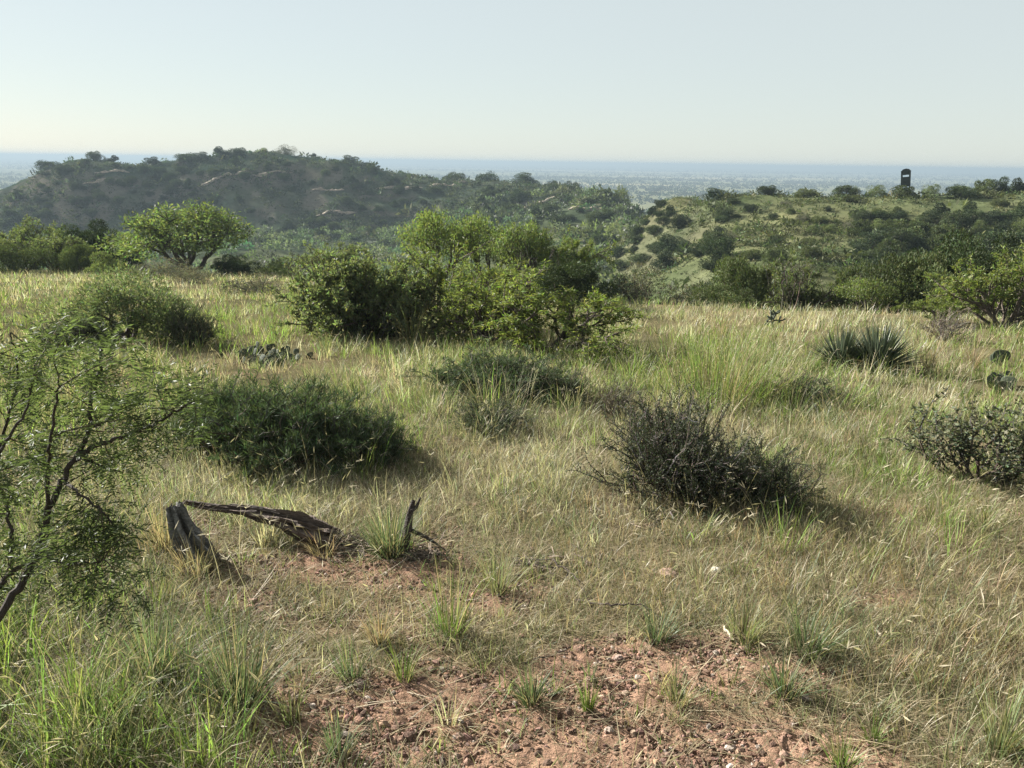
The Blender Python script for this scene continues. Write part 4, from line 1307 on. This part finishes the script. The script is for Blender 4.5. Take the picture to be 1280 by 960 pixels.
# ------------------------------------------------------------------ grass
def blades(mb, B, az, lean, bend, L, W, c0, c1, segs, rng, prof=None):
    n = len(B)
    W = np.broadcast_to(W, (n,))
    pos = B.copy(); rows = []
    tw = az + pi / 2 + rng.normal(0, .5, n)
    S = np.stack([np.sin(tw), np.cos(tw), np.zeros(n)], -1)
    if prof is None:
        prof = 1 - np.linspace(0, 1, segs + 1) ** 1.6
    cols = []
    for i in range(segs + 1):
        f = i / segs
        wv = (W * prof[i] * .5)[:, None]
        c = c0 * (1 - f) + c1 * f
        if i < segs:
            rows += [pos - S * wv, pos + S * wv]; cols += [c, c]
            a = lean + bend * (i + .5) / segs
            st = (L / segs)[:, None]
            pos = pos + st * np.stack([np.sin(a) * np.sin(az), np.sin(a) * np.cos(az), np.cos(a)], -1)
        else:
            rows.append(pos); cols.append(c)
    V = np.stack(rows, 1).reshape(-1, 3); Cc = np.stack(cols, 1).reshape(-1, 3)
    k = 2 * segs + 1
    b = np.arange(n)[:, None] * k
    Q = np.concatenate([b + [2 * i, 2 * i + 1, 2 * i + 3, 2 * i + 2] for i in range(segs - 1)]) if segs > 1 else None
    T = b + [2 * segs - 2, 2 * segs - 1, 2 * segs]
    mb.add(V, Q, T, np.clip(Cc, .01, .8))
    return pos, lean + bend

def seedheads(mb, tip, ang, az, L, W, col, rng):
    n = len(tip)
    a = np.clip(ang + .3, 0, 2.2)
    D = np.stack([np.sin(a) * np.sin(az), np.sin(a) * np.cos(az), np.cos(a)], -1)
    for _ in range(2):
        leaves(mb, tip - D * L[:, None] * .2, D, L, W, col, rng, .4)

WIND = radians(60)
def tufts(mb, P, kidx, hs, nb, rng, wscale, segs, spread=.06, head_p=.05, kcols=None):
    """P tuft centres, kidx kind index, hs height scale, nb blades per tuft"""
    k = np.repeat(np.arange(len(P)), nb)
    n = len(k)
    az = rng.uniform(0, 2 * pi, n)
    rad = spread * np.sqrt(rng.uniform(0, 1, n)) * (hs[k] ** .5)
    B = P[k] + np.stack([np.sin(az) * rad, np.cos(az) * rad, np.full(n, -.01)], -1)
    az = az + rng.normal(0, .6, n)
    kc = np.array([KCOL[q] for q in KINDS])[kidx[k]]
    kh = np.array([KH[q] for q in KINDS])[kidx[k]]
    tj = 1 + .32 * rng.normal(0, 1, (len(P), 1))
    c = np.clip(kc * np.clip(tj, .5, 1.6)[k] * (1 + .2 * rng.normal(0, 1, (n, 1))) * (1 + .1 * rng.normal(0, 1, (n, 3))), .015, .7)
    dry = rng.uniform(0, 1, n) < np.where(np.isin(kidx[k], [1, 2]), .14, .28)
    c[dry] = np.array([.50, .43, .29]) * rng.uniform(.45, 1.2, (dry.sum(), 1))
    L = kh * hs[k] * rng.uniform(.45, 1.15, n)
    W = .0025 * rng.uniform(.45, 2.0, n) * wscale[k] * np.where(kidx[k] == 1, 1.5, 1.0)
    br = kidx[k] == 5
    lean = np.abs(rng.normal(0, .32, n)) * np.where(br, .7, 1); bend = rng.uniform(.1, 1.3, n) * np.where(br, .6, 1) + np.where(dry, rng.uniform(0, 1.1, n), 0)
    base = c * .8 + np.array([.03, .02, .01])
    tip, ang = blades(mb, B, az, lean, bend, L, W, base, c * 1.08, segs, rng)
    hd = rng.uniform(0, 1, n) < head_p * np.where(kidx[k] == 1, .6, 1)
    m = int(hd.sum())
    if m:
        # taller culms that carry seed heads
        B2, az2 = B[hd], az[hd]
        L2 = L[hd] * rng.uniform(1.1, 1.6, m); ln2 = lean[hd] * .7; bd2 = rng.uniform(.1, .9, m)
        ccol = np.array([.34, .29, .17]) * rng.uniform(.6, 1.2, (m, 1))
        tip, ang = blades(mb, B2, az2, ln2, bd2, L2, .0026 * wscale[k][hd], ccol * .8, ccol, segs, rng, np.full(segs + 1, .8))
        seedheads(mb, tip, ang, az2, rng.uniform(.035, .075, m), .007 * np.sqrt(wscale[k][hd]), np.array([.42, .37, .25]) * rng.uniform(.7, 1.2, (m, 1)), rng)

def field():
    rng = np.random.default_rng(500)
    mb = MB()
    rings = [1.3, 2, 2.8, 3.6, 4.5, 5.6, 7, 9, 12, 16, 21, 28, 36, 46]
    TMAX = .80
    for r0, r1_ in zip(rings[:-1], rings[1:]):
        rm = .5 * (r0 + r1_)
        rho = 150 * (3.0 / max(rm, 3.0)) ** 1.25
        N = int(rho * TMAX * (r1_ ** 2 - r0 ** 2))
        r = np.sqrt(rng.uniform(r0 ** 2, r1_ ** 2, N)); t = rng.uniform(-TMAX, TMAX, N)
        keep = r < edge_r(t) + 6
        r, t = r[keep], t[keep]
        x, y = r * np.sin(t), r * np.cos(t)
        P = np.stack([x, y, terrain(x, y)], -1)
        b = bare_mask(P)
        u_, v_ = proj(P)
        thin = np.exp(-((u_ - 680) / 440) ** 2 - ((v_ - 770) / 110) ** 2)
        cl = fbm(x / .55, y / .55, 44, 2)
        keep = rng.uniform(size=len(P)) > np.maximum(b * .985, .0) + .62 * (cl < .46) + .42 * thin
        P, b = P[keep], b[keep]
        if not len(P):
            continue
        Wt = kind_weights(P); Wt /= Wt.sum(1, keepdims=True)
        kidx = (np.cumsum(Wt, 1) < rng.uniform(size=(len(P), 1))).sum(1).clip(0, 5)
        u, v = proj(P)
        r_t = np.hypot(P[:, 0], P[:, 1])
        hs = rng.uniform(.5, 1.25, len(P)) * (1 - .6 * np.clip(b, 0, 1))
        hs *= .85 + .5 * (fbm(P[:, 0] / 1.7, P[:, 1] / 1.7, 48, 2) - .3)
        # tall lush stand in the lower left, tall clump right of centre; short towards the soil
        hs *= 1 + .75 * np.exp(-((u - 10) / 130) ** 2 - ((v - 900) / 110) ** 2) + .35 * np.exp(-((u - 890) / 100) ** 2 - ((v - 470) / 40) ** 2) + .7 * np.exp(-((u - 370) / 130) ** 2 - ((v - 570) / 32) ** 2) + .6 * np.exp(-((u - 870) / 150) ** 2 - ((v - 630) / 25) ** 2) + .6 * np.exp(-((u - 620) / 110) ** 2 - ((v - 510) / 35) ** 2)
        near_soil = np.exp(-((u - 680) / 420) ** 2 - ((v - 790) / 110) ** 2)
        hs *= (1 - .5 * near_soil) * (1 - .15 * (r_t < 7.0))
        ws = np.full(len(P), max(1.0, rm / 5.5) ** .9)
        nb = rng.integers(14, 34, len(P)) if rm < 12 else rng.integers(9, 18, len(P))
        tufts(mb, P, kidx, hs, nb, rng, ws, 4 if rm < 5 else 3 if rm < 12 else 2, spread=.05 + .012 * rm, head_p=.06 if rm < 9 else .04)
    # short tangled understorey close by
    N = 260000
    r = np.sqrt(rng.uniform(1.6 ** 2, 9.0 ** 2, N)); t = rng.uniform(-.74, .74, N)
    keep = rng.uniform(size=N) < np.clip((3.2 / r) ** 1.1, .25, 1)
    r, t = r[keep], t[keep]
    x, y = r * np.sin(t), r * np.cos(t)
    P = np.stack([x, y, terrain(x, y)], -1)
    b = bare_mask(P)
    cl = fbm(x / .22, y / .22, 46, 2)
    keep = rng.uniform(size=len(P)) > b * .975 + .5 * (cl < .42)
    P, r = P[keep], r[keep]
    Wt = kind_weights(P); Wt[:, 5] += .5; Wt[:, 3] += .35; Wt[:, 2] += .3; Wt /= Wt.sum(1, keepdims=True)
    ki = (np.cumsum(Wt, 1) < rng.uniform(size=(len(P), 1))).sum(1).clip(0, 5)
    c = np.array([KCOL[q] for q in KINDS])[ki] * np.clip(1 + .3 * rng.normal(0, 1, (len(P), 1)), .4, 1.7)
    n = len(P)
    blades(mb, P - [0, 0, .008], rng.uniform(0, 6.28, n), np.abs(rng.normal(0, .55, n)), rng.uniform(0, 1.9, n), rng.uniform(.05, .17, n), .0022 * rng.uniform(.5, 1.5, n) * np.maximum(1, r / 5), c * .75, c, 3, rng)
    # little seedling tufts and weeds coming up through the bare soil
    N = 1100
    r = np.sqrt(rng.uniform(1.9 ** 2, 5.0 ** 2, N)); t = rng.uniform(-.6, .6, N)
    x, y = r * np.sin(t), r * np.cos(t)
    P = np.stack([x, y, terrain(x, y)], -1)
    P = P[(bare_mask(P) > .3) & (rng.uniform(size=N) < .25 + .75 * (fbm(x / .4, y / .4, 47, 2) > .5))]
    ki = rng.choice([0, 1, 2, 2, 3, 5], len(P))
    tufts(mb, P, ki, np.exp(rng.normal(-1.35, .4, len(P))), rng.integers(5, 22, len(P)), rng, np.full(len(P), .9), 4, spread=.05, head_p=.01)
    # pale finger-like seed heads on bent culms
    N = 900
    r = np.sqrt(rng.uniform(2.6 ** 2, 7.5 ** 2, N)); t = rng.uniform(-.7, .7, N)
    x, y = r * np.sin(t), r * np.cos(t)
    P = np.stack([x, y, terrain(x, y)], -1)
    u, v = proj(P)
    pr = .12 + np.exp(-((u - 330) / 170) ** 2 - ((v - 710) / 60) ** 2) + .8 * np.exp(-((u - 880) / 170) ** 2 - ((v - 655) / 35) ** 2) + .9 * np.exp(-((u - 400) / 130) ** 2 - ((v - 590) / 30) ** 2) + .5 * np.exp(-((u - 620) / 110) ** 2 - ((v - 500) / 40) ** 2) + .4 * np.exp(-((u - 1180) / 120) ** 2 - ((v - 650) / 60) ** 2)
    P = P[(rng.uniform(size=N) < pr) & (bare_mask(P) < .6)]; n = len(P)
    az = rng.uniform(0, 6.28, n)
    c = np.array([.45, .40, .28]) * rng.uniform(.7, 1.1, (n, 1))
    tip, ang = blades(mb, P, az, rng.uniform(0, .4, n), rng.uniform(.1, 1.2, n), rng.uniform(.16, .36, n), .0026, c * .8, c, 5, rng, np.full(6, .8))
    k = np.repeat(np.arange(n), 6); m = len(k)
    faz = rng.uniform(0, 6.28, m)
    blades(mb, tip[k], faz, rng.uniform(.6, 1.5, m), rng.uniform(.0, .9, m), rng.uniform(.03, .065, m), .0042 * rng.uniform(.7, 1.2, m), (c * 1.25)[k], (c * 1.3)[k], 3, rng, np.array([.5, 1, .9, .3]))
    o = link('grass', mb.mesh('grass', M_GRASS))
    o['kind'] = 'stuff'
field()

def one_tuft(px, py, wpx, hpx, kind, n, label, seed, wmul=1.3, dry=.12, stiff=.5, heads=0.0, foot=.12):
    rng = np.random.default_rng(seed)
    g = at(px, py); dep = (g - CAM) @ fw
    h = hpx * dep / F_PX; wd = wpx * dep / F_PX
    mb = MB()
    az = rng.uniform(0, 2 * pi, n)
    rd = rng.uniform(0, 1, n) ** .6
    B = np.stack([np.sin(az) * rd * wd * foot, np.cos(az) * rd * wd * foot, np.full(n, -.012)], -1)
    az += rng.normal(0, .35, n)
    L = h * rng.uniform(.55, 1.3, n)
    sp = np.clip(math.atan2(wd * .5, h), .3, 1.15)
    lean = np.abs(rng.normal(0, sp * .6, n)); bend = rng.uniform(.0, 2 * stiff, n)
    c = jit(KCOL[kind], n, rng, .22, .1)
    d_ = rng.uniform(size=n) < dry
    c[d_] = np.array([.38, .31, .18]) * rng.uniform(.6, 1.2, (d_.sum(), 1))
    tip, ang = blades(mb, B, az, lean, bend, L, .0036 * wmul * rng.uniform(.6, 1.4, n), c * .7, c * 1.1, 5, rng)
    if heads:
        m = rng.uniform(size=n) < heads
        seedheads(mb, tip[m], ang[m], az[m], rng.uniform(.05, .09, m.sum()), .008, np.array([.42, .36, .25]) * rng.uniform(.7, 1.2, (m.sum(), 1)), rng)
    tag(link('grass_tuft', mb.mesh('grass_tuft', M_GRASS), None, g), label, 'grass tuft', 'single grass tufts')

for i, a in enumerate([
    (562, 795, 130, 95, 'lush', 90, 'tall arching green grass tuft with dark base on the left edge of the soil'),
    (665, 880, 66, 48, 'greygreen', 150, 'dense dark green grass tuft on the bare soil'),
    (735, 890, 34, 46, 'lush', 70, 'small bright green upright tuft right of the dense dark tuft'),
    (738, 850, 34, 26, 'greygreen', 40, 'tiny green tuft directly behind the bright upright tuft'),
    (845, 880, 90, 52, 'olive', 80, 'loose olive tuft on the right part of the bare soil'),
    (848, 902, 50, 30, 'olive', 40, 'small dry tuft in front of the loose olive tuft'),
    (1052, 962, 60, 50, 'lush', 110, 'bright green tuft cut by the bottom edge at right'),
    (1092, 926, 60, 34, 'lush', 70, 'low green tuft above the one at the bottom edge'),
    (980, 868, 100, 56, 'greygreen', 150, 'grey green tuft at the right rim of the bare soil'),
    (1010, 815, 130, 62, 'greygreen', 190, 'big spreading grey green tuft above the right rim of the soil'),
    (930, 800, 110, 60, 'olive', 150, 'olive green tuft left of the big spreading tuft'),
    (475, 806, 60, 46, 'brown', 120, 'rusty brown tuft left of the tall arching green tuft'),
    (505, 850, 60, 50, 'lush', 60, 'thin green tuft below the rusty brown tuft'),
    (440, 850, 70, 55, 'greygreen', 70, 'wispy grey green tuft left of the thin green tuft'),
    (300, 880, 160, 110, 'greygreen', 260, 'large rounded green tuft left of the bare soil'),
    (190, 850, 150, 110, 'greygreen', 220, 'dense grey green tuft under the mesquite sapling'),
    (560, 905, 90, 40, 'straw', 50, 'flat pale dry tuft in the lower middle of the soil'),
    (425, 945, 80, 55, 'greygreen', 80, 'green tuft near the bottom edge left of the soil'),
    (365, 905, 70, 60, 'olive', 70, 'olive tuft at the right foot of the large rounded tuft'),
    (1250, 940, 90, 90, 'olive', 130, 'tall olive tuft in the lower right corner'),
    (820, 800, 90, 52, 'greygreen', 120, 'green tuft at the top of the bare soil behind the bent twig'),
    (246, 716, 120, 52, 'brown', 150, 'dry brown grass clump covering the foot of the grey stump'),
    (205, 690, 90, 70, 'brown', 150, 'brown grass clump left of the grey stump'),
    (405, 694, 90, 34, 'brown', 150, 'low brown grass at the thick end of the fallen log'),
    (330, 680, 120, 40, 'straw', 170, 'pale thin grass under the raised part of the fallen log'),
    (488, 694, 120, 70, 'greygreen', 420, 'shaggy grey green tuft in front of the black snag'),
    (620, 740, 90, 60, 'olive', 110, 'olive tuft right of the tall arching green tuft'),
    (895, 500, 140, 84, 'lush', 560, 'tall bright green grass clump with seed heads right of the centre'),
    (945, 497, 110, 72, 'lush', 420, 'shorter bright green clump beside the tall one with seed heads'),
    (1160, 468, 34, 56, 'brown', 90, 'reddish brown dry clump right of the yucca'),
    (1215, 462, 40, 48, 'brown', 80, 'brown dry clump left of the round prickly pear'),
    (900, 425, 60, 40, 'brown', 80, 'brown seed stalk clump behind the tall green grass'),
    (490, 410, 50, 66, 'straw', 60, 'pale plumed grass in front of the big dense bush'),
    (515, 430, 70, 60, 'olive', 90, 'yellow green grass clump left of the low spreading mesquite')]):
    px, py, wp, hp, kd, n, lab = a
    hd = .25 if 'plumed' in lab or 'seed' in lab else .03
    far = max(1.0, 1.3 * np.linalg.norm(at(px, py) - CAM) / 5.0)
    one_tuft(px, py, wp, hp, kd, n, lab, 600 + i, wmul=1.1 * far ** .45, heads=hd, foot=.45 if 'clump' in lab and 'bright' in lab else .16, dry=.4 if 'clump' in lab else .2, stiff=.35 if 'upright' in lab or 'tall' in lab else .55)

# ------------------------------------------------------------------ clods, pebbles and dead straw on the soil
def clods():
    rng = np.random.default_rng(700)
    N = 260000
    r = np.sqrt(rng.uniform(1.5 ** 2, 6.2 ** 2, N)); t = rng.uniform(-.75, .75, N)
    x, y = r * np.sin(t), r * np.cos(t)
    P = np.stack([x, y, terrain(x, y)], -1)
    b = bare_mask(P)
    cl = sstep(.38, .62, fbm(x / .35, y / .35, 72, 3))
    keep = rng.uniform(size=N) < b * (.25 + .75 * cl) + .03
    P = P[keep]; n = len(P)
    s = np.clip(np.exp(rng.normal(math.log(.0047), .5, n)), .002, .017)
    # base shape: 18-vertex rounded octahedron
    nu, nv = 7, 4
    V0 = [(0, 0, 1)] + [(sin(pi * j / nv) * cos(2 * pi * i / nu + j), sin(pi * j / nv) * sin(2 * pi * i / nu + j), cos(pi * j / nv)) for j in range(1, nv) for i in range(nu)] + [(0, 0, -1)]
    V0 = np.array(V0); m = len(V0)
    Q = [(1 + j * nu + i, 1 + (j + 1) * nu + i, 1 + (j + 1) * nu + (i + 1) % nu, 1 + j * nu + (i + 1) % nu) for j in range(nv - 2) for i in range(nu)]
    T = [(0, 1 + i, 1 + (i + 1) % nu) for i in range(nu)] + [(m - 1, 1 + (nv - 2) * nu + (i + 1) % nu, 1 + (nv - 2) * nu + i) for i in range(nu)]
    sc = s[:, None, None] * rng.uniform(.6, 1.3, (n, 1, 3)) * np.array([1, 1, .75])
    V = V0[None] * sc * rng.uniform(.72, 1.25, (n, m, 1))
    a = rng.uniform(0, 6.28, n)
    ca, sa = np.cos(a)[:, None], np.sin(a)[:, None]
    V = np.stack([V[..., 0] * ca - V[..., 1] * sa, V[..., 0] * sa + V[..., 1] * ca, V[..., 2]], -1)
    V += (P + np.stack([0 * s, 0 * s, s * .25], -1))[:, None]
    off = (np.arange(n) * m)[:, None, None]
    c = jit((.16, .10, .072), n, rng, .36, .06)
    gr = rng.uniform(size=n) < .05
    c[gr] = np.array([.3, .25, .21]) * rng.uniform(.6, 1.3, (gr.sum(), 1))
    mb = MB()
    mb.add(V.reshape(-1, 3), (np.array(Q)[None] + off).reshape(-1, 4), (np.array(T)[None] + off).reshape(-1, 3), np.repeat(c, m, axis=0))
    o = link('soil_clods', mb.mesh('soil_clods', M_SOIL))
    o['kind'] = 'stuff'
clods()

def debris():
    rng = np.random.default_rng(733)
    mb = MB()
    for cx, cy, sx, sy, n in ((430, 676, 34, 12, 160), (515, 690, 36, 12, 160), (260, 706, 30, 10, 90), (860, 640, 110, 10, 150), (360, 585, 110, 10, 120), (690, 705, 60, 14, 90)):
        for _ in range(n):
            u, v = rng.normal(cx, sx * .6), rng.normal(cy, sy * .6)
            d = ray(u, v); s = 1.65 / 0.5
            # rough ground hit on the meadow plane
            s = EYE / max(-(d[2] + SLOPE * d[1]), .05)
            p = CAM + d * s
            p[2] = float(terrain(p[0], p[1])) + rng.uniform(.003, .03)
            a = rng.uniform(0, 6.28); L = rng.uniform(.02, .13)
            e = p + np.array([cos(a), sin(a), rng.normal(0, .12)]) * L
            mid = (p + e) / 2 + rng.normal(0, .006, 3)
            w_ = rng.uniform(.0015, .005)
            tube(mb, [p, mid, e], [w_, w_, w_ * .5], 4, np.array([.10, .078, .062]) * rng.uniform(.4, 2.2))
    o = link('wood_debris', mb.mesh('wood_debris', M_BARK))
    o['kind'] = 'stuff'
debris()

def litter():
    rng = np.random.default_rng(720)
    N = 90000
    r = np.sqrt(rng.uniform(1.5 ** 2, 7.5 ** 2, N)); t = rng.uniform(-.75, .75, N)
    x, y = r * np.sin(t), r * np.cos(t)
    P = np.stack([x, y, terrain(x, y) + .006], -1)
    b = bare_mask(P)
    P = P[rng.uniform(size=N) < .85 - .6 * b]; n = len(P)
    mb = MB()
    c = np.array([.40, .33, .21]) * rng.uniform(.45, 1.2, (n, 1))
    blades(mb, P, rng.uniform(0, 6.28, n), rng.uniform(1.1, 1.6, n), rng.uniform(-.3, .5, n), rng.uniform(.05, .22, n), rng.uniform(.002, .005, n), c, c, 3, rng)
    o = link('dry_litter', mb.mesh('dry_litter', M_GRASS))
    o['kind'] = 'stuff'
litter()
